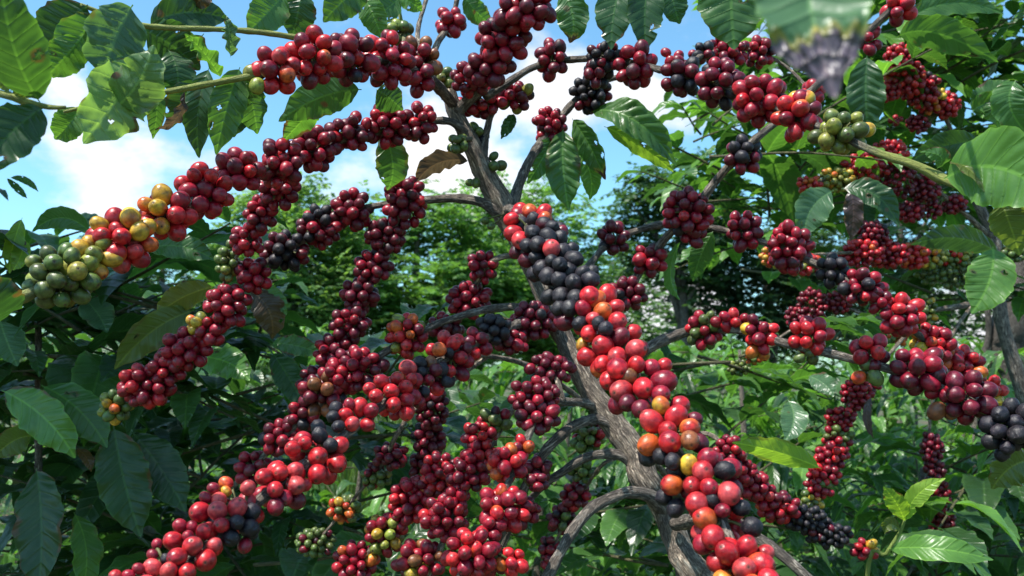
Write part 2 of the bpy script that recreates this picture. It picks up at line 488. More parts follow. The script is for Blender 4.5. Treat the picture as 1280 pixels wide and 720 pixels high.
def branch_depth(brs, x, y):
    best = (1e9, 1, None)
    for pts in brs:
        for (xa, ya, da, wa), (xb, yb, db, wb) in zip(pts[:-1], pts[1:]):
            dx, dy = xb - xa, yb - ya
            t = min(1, max(0, ((x - xa) * dx + (y - ya) * dy) / (dx * dx + dy * dy + 1e-9)))
            px, py = xa + t * dx, ya + t * dy
            e = math.hypot(px - x, py - y)
            if e < best[0]: best = (e, da + t * (db - da), (px, py))
    return best

def kind_label(s):
    n = {k: s.count(k) / len(s) for k in set(s)}
    if n.get('K', 0) > 0.6: return 'cluster of shrivelled black cherries'
    if n.get('G', 0) + n.get('H', 0) + n.get('Y', 0) > 0.6: return 'cluster of unripe green and yellow cherries'
    return None

def cluster(parent, pts, x, y, rx, ry, D, pal, dz=0.0, lod=None, listed=(), full=1.0):
    """a node's bunch of cherries; listed: cherries placed one by one (x, y, D, kind)"""
    rg = np.random.default_rng(int(abs(x * 31 + y * 17)) % 100003)
    e, d, foot = branch_depth([pts], x, y)
    d += dz
    s = d / F
    Dm = D * s * (1.0 if listed or D < 11 else 1.04)
    c0 = P(x, y, d)
    node = P(foot[0], foot[1], d)
    g_ = 1.10 if listed else full
    ext = np.array([rx * s, min(rx, ry) * s * 0.95, ry * s]) * g_
    ext = np.maximum(ext, Dm * 0.6)
    tmpl = lod or (SPH_HI if D >= 17 else SPH_MD if D > 10 else SPH_LO)
    b = Buf()
    tube(b, [node - 0.004 * RIGHT, node, node + 0.004 * RIGHT], [0.0025] * 3, (0.09, 0.08, 0.05, 0.8), step=0.003, sides=6, lump=0.2)
    fixed = []
    for (cx, cy, cD, ck) in listed:
        ex, dd, ft = branch_depth([pts], cx, cy)
        Rb = 0.9 * min(rx, ry)
        bul = math.sqrt(max(0.0, Rb ** 2 - ex ** 2)) - 6
        if ck in 'KD' and rg.uniform() < 0.3: bul -= 6
        dz_ = (dd + dz) - bul * s + rg.uniform(-1.5, 1.5) * s
        fixed.append([cx, cy, dz_, cD, ck])
    FX = np.array([P(f[0], f[1], f[2]) for f in fixed]) if fixed else np.zeros((0, 3))
    if fixed:       # push apart in depth where two listed cherries would sink into each other
        Rr = np.array([f[3] * f[2] / F / 2 for f in fixed])
        for _ in range(30):
            for i in range(len(FX)):
                for j in range(i):
                    dv = FX[i] - FX[j]; l = np.linalg.norm(dv) + 1e-9
                    ov = 0.93 * (Rr[i] + Rr[j]) - l
                    if ov > 0:
                        sg = 1 if (dv @ FWD) > 0 else -1
                        FX[i] += FWD * sg * ov * 0.3; FX[j] -= FWD * sg * ov * 0.3
    vol = ext.prod() / (Dm / 2) ** 3
    n = max(2, int(round((0.54 if listed else 0.52) * vol)) - len(fixed))
    n = min(n, 60)
    rel = pack(n, ext, Dm, rg, FX - c0 if len(FX) else None)
    kids = []
    for i, f in enumerate(fixed):
        Rm = f[3] * ((FX[i] - CAM) @ FWD) / F / 2
        ax = nrm(nrm(FX[i] - node) + rg.normal(size=3) * 0.25 - FWD * 0.35)
        kids.append((f[3], FX[i], ax, Rm, f[4], node))
    keep = []
    for r_ in rel:
        p = c0 + r_
        if len(FX):
            qx, qy, qd = proj(p)
            near = np.linalg.norm(FX - p, axis=1).min()
            if near < 0.6 * Dm: continue
            if (p - c0) @ FWD < -0.15 * ext[1] and min(math.hypot(qx - f[0], qy - f[1]) for f in fixed) < 0.75 * D: continue
        keep.append(p)
    for p in keep:
        ax = nrm(nrm(p - node) + rg.normal(size=3) * 0.35)
        cherry(b, p, ax, Dm / 2 * rg.uniform(0.80, 1.07), pal[rg.integers(len(pal))], rg, tmpl, node if np.linalg.norm(p - node) < 4 * Dm else None)
    return b, kids, rg, pal, node

def plant(parent, branches, clusters, green={}, trunkname=None, n_single=100, listed={}, max_clusters=100):
    """branches: name -> points; clusters: (branch, x, y, rx, ry, D, palette[, dz])"""
    for k, pts in branches.items():
        if k == 'trunk': continue
        branch(parent, pts, green=green.get(k, 99), col=BARK2 if pts[0][3] < 11 else BARK)
    done = []
    for c in clusters:
        bn, x, y, rx, ry, D, pal = c[:7]
        dz = c[7] if len(c) > 7 else 0.0
        lst = listed.get((bn, x, y), ())
        done.append((c, cluster(parent, branches[bn], x, y, rx, ry, D, pal, dz, listed=lst, full=1.14 if bn in ('b_tl', 'b7', 'b7b', 'b6', 'b8', 'b10', 'b11', 'b_tc', 'b15', 'b15t', 'b16', 'b17', 'b18') else 1.22 if bn[0] == 'r' or bn == 'b22' else 1.08)))
    # past about a hundred bunches the smallest join the next bunch on their branch
    done = [[c, list(r)] for c, r in done]
    while len(done) > max_clusters:
        for i in sorted(range(len(done)), key=lambda i: done[i][0][3] * done[i][0][4]):
            c = done[i][0]
            mates = [j for j in range(len(done)) if j != i and done[j][0][0] == c[0]]
            if not mates: continue
            j = min(mates, key=lambda j: math.hypot(done[j][0][1] - c[1], done[j][0][2] - c[2]))
            A, B_ = done[j][1], done[i][1]
            for a_, b_, q_ in (('v', 'v', 0), ('c', 'c', 0), ('u', 'u', 0), ('q', 'q', 1), ('t', 't', 1)):
                getattr(A[0], a_).extend([x + A[0].n for x in getattr(B_[0], b_)] if q_ else getattr(B_[0], b_))
            A[0].n += B_[0].n
            A[1].extend(B_[1]); A[3] = A[3] + B_[3]
            done[j][0] = done[j][0][:3] + (done[j][0][3] + 6, done[j][0][4] + 6) + done[j][0][5:]
            del done[i]
            break
        else: break
    allk = sorted([k[0] for _, r in done for k in r[1]], reverse=True)
    cut = allk[n_single - 1] if len(allk) > n_single else 0
    cnt = 0
    for c, (b, kids, rg, pal, node) in done:
        mine = []
        for k in kids:
            if k[0] >= cut and cnt < n_single: mine.append(k); cnt += 1
            else: cherry(b, k[1], k[2], k[3], k[4], rg, SPH_HI, k[5])
        o = b.build('cherry_cluster', M_CHERRY, parent, origin=node)
        lb = kind_label(pal)
        if lb: o['label'] = lb
        for k in mine:
            bb = Buf()
            cherry(bb, k[1], k[2], k[3], k[4], rg, SPH_HI, k[5])
            co = bb.build('coffee_cherry', M_CHERRY, o, origin=k[1])
            if k[4] == 'K': co['label'] = 'shrivelled black cherry'
            elif k[4] in 'YO': co['label'] = 'half-ripe yellow-orange cherry'

SKYTINT = (0.74, 1.12, 1.16, 1)
CLOUD = (4.9, 4.9, 5.0, 1)
SKYSTR = 0.14
EXPO = 0.7
# ------------------------------------------------------------------ the main coffee tree
g = P(985, 2250, 0.86)
TRUNK_BASE = np.array([g[0], g[1], 0.0])
MB = {
 'trunk': [(562, 112, .92, 15), (570, 140, .92, 20), (585, 172, .92, 22), (605, 215, .92, 24), (632, 265, .92, 29), (660, 325, .92, 24), (685, 380, .90, 26), (708, 430, .88, 24), (736, 482, .86, 26), (755, 510, .85, 28), (780, 545, .84, 33), (799, 572, .83, 35), (807, 602, .82, 32), (829, 635, .82, 29), (846, 680, .81, 33), (866, 715, .80, 39), (888, 760, .80, 46), (930, 1000, .82, 58)],
 'b_tl': [(568, 132, .92, 14), (547, 108, .88, 14), (528, 92, .84, 12), (480, 76, .76, 10), (420, 78, .70, 9), (360, 85, .66, 8), (325, 93, .65, 8), (245, 108, .64, 8), (190, 118, .63, 7), (130, 128, .6, 6), (80, 140, .58, 4)],
 'stem2': [(470, 78, .76, 6), (430, 62, .74, 7), (375, 48, .72, 7), (300, 38, .70, 7), (180, 32, .68, 7), (100, 6, .66, 5)],
 'b_tc': [(570, 142, .92, 16), (598, 112, .9, 14), (615, 92, .88, 14), (630, 50, .86, 12), (652, 10, .84, 10), (665, -40, .82, 8)],
 'tc2': [(603, 200, .92, 13), (608, 165, .93, 9), (618, 135, .93, 8), (640, 118, .94, 6)],
 'up1': [(556, 122, .93, 10), (541, 80, .96, 9), (548, 52, .98, 8), (565, 25, 1.0, 7), (575, -20, 1.0, 6)],
 'up2': [(535, 92, .88, 7), (522, 45, .95, 6), (532, 2, .97, 5), (542, -30, .97, 4)],
 'up3': [(500, 72, .78, 6), (505, 45, .84, 5), (498, 10, .86, 5), (492, -30, .87, 4)],
 'b_tr': [(606, 122, .91, 12), (640, 100, .92, 9), (665, 85, .93, 8), (700, 76, .94, 8), (760, 74, .92, 9), (830, 88, .88, 9), (880, 98, .84, 9), (950, 125, .78, 9), (1000, 148, .74, 9), (1055, 172, .71, 9), (1095, 190, .69, 10), (1140, 205, .67, 11), (1175, 222, .66, 13), (1190, 228, .65, 11), (1235, 246, .62, 10), (1310, 270, .6, 8)],
 'trb': [(845, 92, .89, 6), (880, 68, 1.0, 6), (910, 62, 1.03, 5), (945, 64, 1.05, 5), (985, 85, 1.05, 4), (1020, 122, 1.02, 4)],
 'b2': [(640, 260, .92, 14), (652, 222, .95, 12), (668, 190, .97, 11), (690, 160, .99, 11), (720, 125, 1.0, 9), (745, 105, 1.0, 8), (778, 95, 1.0, 6)],
 'b3': [(690, 388, .91, 12), (730, 340, .96, 9), (760, 305, 1.0, 8), (800, 287, 1.0, 8), (840, 280, 1.0, 9), (900, 287, .98, 8), (960, 305, .96, 8), (1020, 330, .94, 8), (1060, 350, .92, 8), (1100, 382, .90, 8), (1140, 412, .9, 8), (1180, 445, .92, 7), (1215, 480, .93, 6), (1260, 512, .94, 5)],
 'b4': [(735, 470, .88, 11), (765, 405, .93, 10), (785, 367, .96, 10), (800, 340, .97, 10), (830, 300, .96, 10), (870, 258, .93, 10), (900, 220, .92, 10), (940, 178, .9, 10), (985, 140, .9, 9), (1040, 88, .88, 9), (1085, 40, .86, 8), (1120, 5, .85, 8), (1150, -30, .84, 7)],
 'b5': [(742, 488, .87, 19), (775, 462, .88, 16), (800, 442, .88, 15), (830, 425, .89, 14), (870, 412, .89, 12), (920, 412, .86, 11), (985, 430, .82, 11), (1050, 445, .80, 11), (1100, 458, .79, 11), (1150, 475, .78, 11), (1200, 496, .76, 11), (1250, 520, .74, 11), (1310, 548, .72, 10)],
 'b6': [(634, 272, .92, 20), (605, 254, .92, 13), (570, 248, .93, 11), (530, 250, .93, 9), (490, 254, .94, 8), (450, 262, .94, 8), (420, 275, .94, 8), (380, 300, .93, 8), (345, 320, .92, 8), (320, 340, .9, 8), (300, 365, .89, 9), (275, 395, .88, 9), (240, 430, .88, 8), (190, 475, .88, 6), (140, 512, .9, 4)],
 'b7': [(588, 172, .92, 14), (565, 153, .9, 10), (535, 152, .89, 8), (500, 160, .88, 8), (440, 172, .86, 8), (395, 188, .84, 8), (350, 205, .8, 8), (300, 222, .76, 8), (250, 245, .71, 8), (205, 272, .67, 8), (150, 307, .64, 9), (100, 337, .62, 10), (40, 366, .6, 14), (-30, 400, .58, 15)],
 'b7b': [(378, 195, .84, 7), (350, 228, .86, 6), (330, 262, .87, 6), (310, 300, .88, 5), (290, 330, .89, 4), (278, 360, .9, 3)],
 'b8': [(505, 254, .93, 6), (495, 280, .93, 7), (478, 300, .94, 6), (465, 340, .94, 6), (450, 375, .94, 6), (440, 410, .93, 6), (420, 440, .93, 5), (395, 475, .94, 4)],
 'b9': [(656, 318, .92, 9), (625, 322, .93, 7), (605, 337, .94, 7), (585, 375, .95, 6), (565, 410, .96, 5), (545, 450, .97, 4)],
 'b10': [(704, 412, .90, 12), (660, 386, .91, 10), (615, 386, .92, 10), (570, 397, .9, 9), (530, 412, .89, 9), (490, 435, .88, 9), (460, 455, .87, 9), (420, 487, .86, 9), (375, 528, .86, 9), (345, 555, .86, 8), (310, 590, .87, 7), (250, 650, .88, 6)],
 'b11': [(708, 420, .89, 13), (665, 402, .87, 11), (625, 415, .83, 11), (590, 432, .79, 11), (545, 455, .75, 12), (500, 490, .70, 12), (460, 520, .66, 12), (405, 565, .61, 13), (380, 582, .59, 14), (325, 625, .56, 15), (270, 675, .53, 16), (215, 722, .5, 16), (160, 770, .48, 14)],
 'cb': [(634, 262, .92, 12), (640, 262, .82, 10), (652, 274, .74, 9), (664, 292, .70, 9), (700, 340, .66, 9), (752, 415, .61, 10), (805, 500, .56, 11), (850, 570, .52, 12), (885, 620, .50, 13), (920, 690, .47, 13), (955, 770, .45, 12)],
 'cb2': [(845, 655, .80, 18), (900, 645, .68, 15), (940, 668, .62, 14), (975, 692, .60, 14), (1008, 722, .59, 14), (1050, 770, .58, 13)],
 'b12': [(783, 548, .84, 18), (760, 528, .84, 14), (739, 525, .84, 13), (709, 537, .83, 13), (685, 560, .82, 13), (669, 584, .82, 12), (645, 630, .82, 11), (615, 690, .82, 10), (585, 750, .82, 9)],
 'b13': [(795, 585, .83, 16), (772, 568, .83, 12), (732, 572, .83, 11), (702, 591, .83, 10), (685, 602, .83, 10), (668, 618, .84, 9), (640, 655, .85, 8), (622, 705, .86, 7)],
 'b14': [(832, 640, .82, 22), (812, 620, .80, 17), (783, 616, .79, 14), (742, 634, .78, 14), (715, 665, .76, 14), (689, 712, .74, 14), (655, 780, .72, 14)],
 'b15': [(755, 520, .86, 14), (735, 505, .84, 11), (700, 502, .81, 10), (682, 502, .79, 9), (655, 557, .76, 9), (632, 611, .73, 9), (603, 668, .70, 9), (578, 715, .68, 9), (550, 765, .66, 8)],
 'b15t': [(705, 502, .81, 6), (698, 480, .82, 6), (688, 455, .84, 5)],
 'b16': [(700, 502, .82, 7), (660, 492, .82, 7), (641, 512, .82, 7), (618, 550, .81, 7), (601, 581, .8, 7), (574, 628, .79, 8), (549, 688, .78, 8), (520, 755, .77, 7)],
 'b17': [(650, 572, .84, 8), (601, 570, .86, 8), (560, 590, .87, 9), (534, 613, .87, 9), (497, 651, .87, 9), (460, 692, .87, 8), (415, 745, .87, 7)],
}
MG = {'b_tl': 6, 'stem2': 1, 'b_tr': 10, 'b7': 12, 'up3': 1}
MC = [
 # top left string
 ('b_tl', 345, 88, 29, 30, 22, 'rrrR'), ('b_tl', 393, 72, 33, 35, 22, 'rrRR'), ('b_tl', 437, 72, 33, 33, 21, 'RRrRD'), ('b_tl', 485, 74, 32, 34, 19, 'RRRr'), ('b_tl', 524, 82, 26, 36, 18, 'RRDB'),
 ('b_tl', 322, 92, 13, 24, 21, 'HG'), ('up3', 500, 40, 19, 19, 16, 'GGH'),
 ('up1', 563, 28, 22, 20, 16, 'RRr'), ('up1', 553, 98, 17, 15, 14, 'HHG'),
 # top centre
 ('b_tc', 655, 10, 38, 30, 19, 'DDR'), ('b_tc', 628, 48, 34, 30, 19, 'DRD'), ('b_tc', 612, 84, 30, 26, 18, 'DDR'), ('b_tc', 590, 98, 26, 22, 14, 'DR'),
 ('tc2', 602, 128, 32, 22, 15, 'RDR'), ('tc2', 645, 122, 26, 20, 14, 'RDH'), ('tc2', 597, 168, 11, 26, 13, 'KDG'),
 ('trunk', 572, 180, 15, 15, 13, 'G', -.03), ('trunk', 618, 204, 12, 13, 13, 'G'), ('trunk', 590, 227, 9, 9, 12, 'G'), ('trunk', 610, 278, 9, 9, 12, 'G', -.02),
 # top right string
 ('b_tr', 690, 74, 21, 27, 16, 'RRD'), ('b_tr', 755, 72, 26, 20, 14, 'KKD'), ('b_tr', 748, 92, 20, 20, 15, 'DKD'), ('b_tr', 793, 82, 26, 30, 18, 'DRDR'), ('b_tr', 840, 72, 16, 12, 14, 'Rr'), ('b_tr', 852, 97, 28, 28, 18, 'DKDK'),
 ('b_tr', 900, 104, 29, 34, 19, 'DDDRK'), ('b_tr', 950, 124, 33, 35, 20, 'RRRr'), ('b_tr', 996, 146, 30, 32, 21, 'rRr'), ('b_tr', 1004, 126, 16, 14, 19, 'YY'), ('b_tr', 1052, 165, 40, 28, 19, 'HHHYG'),
 ('trb', 878, 66, 20, 14, 13, 'KDR'), ('trb', 908, 64, 30, 20, 13, 'RRD'), ('trb', 948, 66, 22, 20, 13, 'RDR'), ('trb', 1016, 115, 20, 18, 17, 'rRrRO'),
 ('b2', 687, 158, 22, 25, 12, 'RRD'), ('b2', 738, 118, 26, 24, 12, 'KKKD'),
 # long arching branch
 ('b3', 767, 298, 21, 23, 15, 'DDD'), ('b3', 930, 288, 22, 28, 15, 'DDR'), ('b3', 988, 310, 27, 33, 15, 'RDR'), ('b3', 1040, 338, 21, 22, 15, 'K'), ('b3', 1077, 360, 29, 26, 16, 'RKDR'), ('b3', 1126, 394, 29, 27, 17, 'rrR'), ('b3', 1165, 430, 26, 27, 15, 'rRY'), ('b3', 1203, 462, 28, 28, 16, 'rOrR'), ('b3', 1238, 490, 20, 22, 15, 'OrY'),
 ('b4', 785, 367, 24, 22, 14, 'DDD'), ('b4', 812, 325, 24, 22, 16, 'DDR'), ('b4', 860, 265, 32, 30, 15, 'DDR'), ('b4', 866, 294, 18, 16, 15, 'DR'), ('b4', 929, 195, 24, 25, 16, 'DDKK'), ('b4', 1088, 52, 14, 22, 16, 'RRP'), ('b4', 1122, 12, 24, 20, 18, 'rR'),
 ('b5', 880, 412, 23, 26, 14, 'GGRR'), ('b5', 913, 400, 26, 15, 15, 'RRr'), ('b5', 950, 420, 24, 30, 16, 'RYrD'), ('b5', 1013, 420, 28, 25, 18, 'rrR'), ('b5', 1010, 446, 22, 11, 15, 'G'), ('b5', 1088, 440, 25, 26, 20, 'rrRD'), ('b5', 1084, 466, 25, 16, 19, 'GGHO'), ('b5', 1147, 462, 33, 32, 21, 'DDDR'), ('b5', 1210, 497, 33, 34, 22, 'DDKD'), ('b5', 1180, 515, 14, 10, 20, 'HB'), ('b5', 1264, 538, 35, 40, 22, 'K'),
 ('b6', 262, 415, 20, 20, 15, 'RR'), ('b6', 208, 462, 24, 20, 15, 'RRR'), ('b3', 1100, 378, 18, 16, 15, 'RDR'), ('b3', 1184, 446, 18, 18, 15, 'rRO'), ('b5', 1178, 482, 20, 20, 20, 'DRR'),
 ('b10', 425, 472, 26, 24, 15, 'RDR'), ('b10', 378, 520, 22, 20, 15, 'DRK'), ('b17', 534, 610, 20, 18, 13, 'RD'), ('b16', 602, 566, 20, 18, 13, 'Rr'), ('b16', 570, 622, 18, 16, 14, 'RRD'), ('b15', 612, 662, 20, 18, 17, 'rR'), ('b15', 652, 560, 18, 16, 16, 'rRO'), ('b12', 672, 585, 20, 18, 14, 'RD'), ('b12', 655, 640, 22, 20, 14, 'RRD'), ('b12', 612, 700, 24, 22, 14, 'RRD'), ('b17', 498, 652, 18, 16, 14, 'RR'),
 # left string with pale stem
 ('b6', 506, 252, 26, 34, 15, 'DDR'), ('b6', 440, 263, 24, 26, 15, 'RRDD'), ('b6', 399, 284, 26, 26, 14, 'DKRD'), ('b6', 358, 314, 29, 25, 15, 'KKDD'), ('b6', 316, 345, 24, 22, 15, 'RRD'), ('b6', 285, 382, 28, 26, 15, 'RRR'), ('b6', 248, 407, 16, 15, 13, 'YHR'), ('b6', 232, 437, 31, 26, 16, 'RRR'), ('b6', 183, 482, 35, 26, 16, 'RRRr'), ('b6', 144, 508, 20, 20, 13, 'YHGG'),
 ('b7', 524, 154, 22, 26, 15, 'RDR'), ('b7', 483, 158, 28, 26, 16, 'RDDR'), ('b7', 438, 166, 28, 25, 16, 'DDR'), ('b7', 394, 186, 30, 28, 17, 'RDR'), ('b7', 352, 205, 28, 32, 17, 'RRD'), ('b7', 298, 216, 30, 28, 19, 'RRr'), ('b7', 256, 240, 33, 34, 21, 'rrRR'), ('b7', 207, 268, 35, 32, 23, 'rrRrrPOY'), ('b7', 152, 300, 40, 36, 23, 'rPrrOYYr'), ('b7', 118, 322, 30, 28, 22, 'YYHH'), ('b7', 76, 345, 44, 38, 23, 'GGGH'),
 ('b7b', 348, 236, 24, 26, 15, 'RRR'), ('b7b', 326, 268, 20, 24, 14, 'RRD'), ('b7b', 310, 300, 21, 20, 14, 'RRR'), ('b7b', 284, 328, 14, 27, 12, 'GHG'),
 ('b8', 482, 296, 24, 22, 13, 'DDD'), ('b8', 467, 333, 23, 21, 13, 'DDR'), ('b8', 450, 368, 23, 24, 14, 'DDD'), ('b8', 438, 406, 24, 24, 14, 'DRD'), ('b8', 420, 440, 26, 24, 14, 'DDR'), ('b8', 396, 475, 24, 18, 13, 'DDK'),
 ('b9', 603, 334, 20, 22, 13, 'DDR'), ('b9', 587, 375, 29, 24, 14, 'RDR'), ('b9', 558, 408, 24, 18, 13, 'DDR'),
 ('b10', 508, 420, 25, 27, 14, 'rRrRHO'), ('b10', 446, 462, 36, 28, 16, 'RRD'), ('b10', 402, 492, 28, 28, 17, 'DDRB'), ('b10', 350, 548, 24, 22, 15, 'RDR'), ('b10', 316, 585, 22, 22, 15, 'RDR'),
 ('b11', 665, 402, 30, 24, 14, 'DDD'), ('b11', 616, 412, 22, 20, 14, 'KKK'), ('b11', 640, 428, 22, 16, 14, 'DR'), ('b11', 595, 430, 20, 20, 17, 'rRD'),
 ('b15t', 688, 462, 32, 20, 14, 'DDD'), ('b15', 668, 494, 32, 22, 14, 'DDR'), ('b15', 672, 522, 28, 20, 16, 'DDD'), ('b15', 634, 580, 24, 24, 17, 'rRrRO'), ('b15', 672, 603, 20, 11, 13, 'DR'), ('b15', 630, 636, 34, 28, 18, 'rRrRrRO'), ('b15', 588, 692, 34, 30, 19, 'rRr'), ('b15', 640, 702, 20, 18, 17, 'rrO'),
 ('b16', 618, 525, 22, 16, 14, 'DRG'), ('b16', 600, 545, 22, 18, 13, 'RRr'), ('b16', 585, 590, 27, 25, 14, 'RRD'), ('b16', 555, 648, 29, 27, 15, 'RRR'), ('b16', 525, 702, 32, 26, 16, 'RRRRBY'),
 ('b17', 550, 592, 23, 27, 13, 'RRr'), ('b17', 514, 626, 27, 27, 14, 'rRRRO'), ('b17', 482, 667, 24, 26, 14, 'GHRRYR'), ('b17', 445, 702, 27, 25, 14, 'RORR'),
]
CBL = [(651,262,20,'r'),(662,264,19,'r'),(680,265,20,'r'),(647,269,22,'r'),(667,275,19,'K'),(681,273,18,'r'),(652,282,24,'K'),(680,280,20,'D'),(642,292,22,'r'),(666,291,21,'K'),(685,296,22,'K'),(690,285,18,'K'),(699,285,18,'K'),(651,300,24,'r'),(659,307,20,'K'),(672,306,23,'K'),(689,311,24,'P'),(704,315,24,'K'),(700,299,20,'K'),(702,291,18,'D'),(659,325,20,'D'),(672,322,20,'K'),(645,315,18,'D'),(689,326,18,'K'),(699,331,19,'K'),(717,324,24,'K'),(677,336,24,'K'),(685,345,24,'K'),(712,340,24,'K'),(700,350,22,'K'),(717,353,22,'K'),(728,342,20,'K'),(715,311,18,'K'),(737,350,23,'K'),(740,340,18,'K'),
 (687,371,22,'K'),(702,370,24,'K'),(720,372,22,'K'),(699,386,22,'K'),(712,385,22,'K'),(737,370,26,'r'),(759,369,25,'r'),(729,386,20,'R'),(754,389,23,'O'),(770,384,20,'r'),(706,402,24,'D'),(726,405,21,'K'),(741,398,18,'P'),(748,404,19,'K'),(772,401,24,'P'),(756,411,21,'K'),(737,417,22,'O'),(775,422,24,'D'),(791,416,22,'r'),(729,431,18,'Y'),(754,432,28,'r'),(734,446,25,'r'),(795,437,28,'r'),(754,455,24,'r'),(771,445,25,'P'),(771,460,29,'r'),(796,456,22,'r'),(815,460,22,'R'),(831,457,19,'r'),(762,476,25,'P'),(787,471,21,'B'),(829,477,30,'R'),(777,489,29,'P'),(805,486,28,'r'),(825,492,24,'D'),(772,507,24,'D'),(783,502,24,'D'),(800,510,24,'D'),
 (826,507,23,'Y'),(850,507,26,'r'),(815,527,28,'P'),(846,521,29,'r'),(835,538,24,'r'),(862,535,25,'O'),(868,524,18,'D'),(810,555,28,'O'),(836,551,29,'r'),(861,549,24,'B'),(875,555,25,'D'),(811,572,24,'K'),(827,571,22,'K'),(841,577,22,'K'),
 (864,584,24,'Y'),(886,575,27,'R'),(879,590,28,'r'),(904,587,24,'K'),(914,586,27,'D'),(840,606,27,'r'),(864,606,23,'r'),(886,609,24,'r'),(909,615,30,'P'),(831,621,22,'K'),(870,628,29,'r'),(845,635,24,'K'),(881,648,31,'O'),(891,626,22,'K'),(902,637,20,'D'),(940,659,27,'K'),(890,670,30,'r'),(881,681,27,'R'),(909,691,31,'r'),(937,688,29,'r'),(901,708,27,'r'),(929,709,30,'P'),(952,708,31,'r'),(958,722,28,'r'),(902,722,26,'Y'),(937,726,26,'r')]
CBN = [(662, 288, 34, 34, 20, 'rKD'), (690, 325, 34, 32, 21, 'K'), (712, 362, 34, 32, 22, 'K'), (745, 400, 40, 34, 23, 'rKO'), (765, 440, 44, 32, 25, 'rrD'), (800, 482, 44, 36, 26, 'rrD'), (840, 540, 42, 36, 26, 'rDK'), (880, 600, 48, 40, 26, 'rDK'), (902, 650, 42, 36, 27, 'rK'), (928, 705, 44, 36, 28, 'rr')]
BLL = [(477,477,20,'r'),(496,474,18,'r'),(489,489,20,'r'),(470,495,18,'r'),(507,484,19,'r'),(520,475,18,'r'),(492,506,20,'r'),(509,500,19,'r'),(509,516,19,'r'),(524,502,17,'R'),(462,486,16,'r'),(449,510,24,'r'),(432,519,18,'r'),(440,530,20,'r'),(459,531,18,'r'),(417,521,17,'K'),(423,533,17,'K'),(398,535,20,'K'),
 (555,422,17,'P'),(567,429,20,'r'),(549,437,19,'O'),(561,441,14,'K'),(576,447,18,'r'),(562,464,17,'r'),(577,467,19,'D'),(545,462,17,'D'),(536,475,15,'R'),(546,486,19,'r'),(530,490,15,'K'),(560,476,18,'K'),(510,460,22,'P'),(525,454,17,'K'),(527,465,14,'K'),(538,454,17,'B'),
 (366,561,20,'r'),(381,554,18,'r'),(397,571,25,'r'),(421,579,24,'r'),(424,557,22,'r'),(414,556,19,'K'),(397,592,25,'r'),(400,545,20,'K'),(330,596,22,'r'),(350,591,21,'r'),(367,589,20,'P'),(345,611,22,'r'),(369,607,26,'P'),(346,632,21,'R'),(369,626,24,'R'),(357,622,20,'D'),
 (250,640,25,'r'),(274,637,26,'P'),(275,624,20,'P'),(297,634,25,'P'),(277,656,21,'r'),(297,652,20,'K'),(311,661,25,'K'),(312,642,22,'K'),(289,672,22,'K'),(306,682,18,'R'),(255,664,21,'r'),(216,676,23,'r'),(241,682,25,'P'),(222,696,25,'r'),(256,701,28,'r'),(191,710,23,'P'),(211,714,22,'P'),(234,715,22,'r'),(190,694,14,'R'),(196,680,14,'R'),(176,709,14,'R'),(225,657,17,'R'),(240,659,15,'R'),(235,670,14,'R'),(205,701,15,'K'),(257,622,15,'R'),(267,611,15,'R'),(281,605,16,'O'),(283,614,14,'Y'),(310,610,20,'P'),(144,720,16,'P'),(162,718,15,'R')]
BLN = [(562, 446, 30, 30, 18, 'rRDK'), (535, 474, 30, 26, 17, 'rDK'), (495, 492, 34, 32, 19, 'rrR'), (440, 522, 34, 24, 19, 'rRK'), (400, 568, 36, 34, 22, 'rrK'), (352, 606, 36, 34, 22, 'rPr'), (290, 646, 38, 38, 23, 'rPK'), (240, 680, 38, 36, 24, 'rPr'), (195, 712, 40, 28, 22, 'PrR')]
MB2 = {
 'b18': [(842, 600, 1.33, 8), (700, 480, 1.12, 7), (610, 445, 1.0, 6), (560, 462, .94, 5), (542, 500, .93, 5), (537, 540, .95, 5), (530, 590, .97, 4), (525, 622, .98, 3)],
 'b19': [(610, 445, 1.0, 6), (560, 480, .97, 6), (520, 510, .93, 6), (495, 545, .92, 6), (478, 580, .95, 5), (445, 620, .97, 4), (420, 650, .98, 4), (380, 695, .99, 3)],
 'b20': [(848, 618, 1.35, 8), (800, 580, 1.1, 7), (762, 575, .95, 5), (730, 612, 1.0, 4), (705, 655, 1.0, 4), (678, 720, 1.0, 3)],
 'b21': [(846, 610, 1.34, 8), (790, 550, 1.1, 6), (742, 536, .96, 4), (736, 550, .98, 4), (728, 602, 1.0, 3)],
 'b22': [(838, 566, 1.31, 7), (880, 542, 1.2, 6), (915, 568, 1.12, 5), (940, 608, 1.14, 5), (975, 632, 1.15, 5), (1015, 655, 1.16, 4), (1050, 676, 1.16, 4), (1095, 690, 1.16, 3)],
}
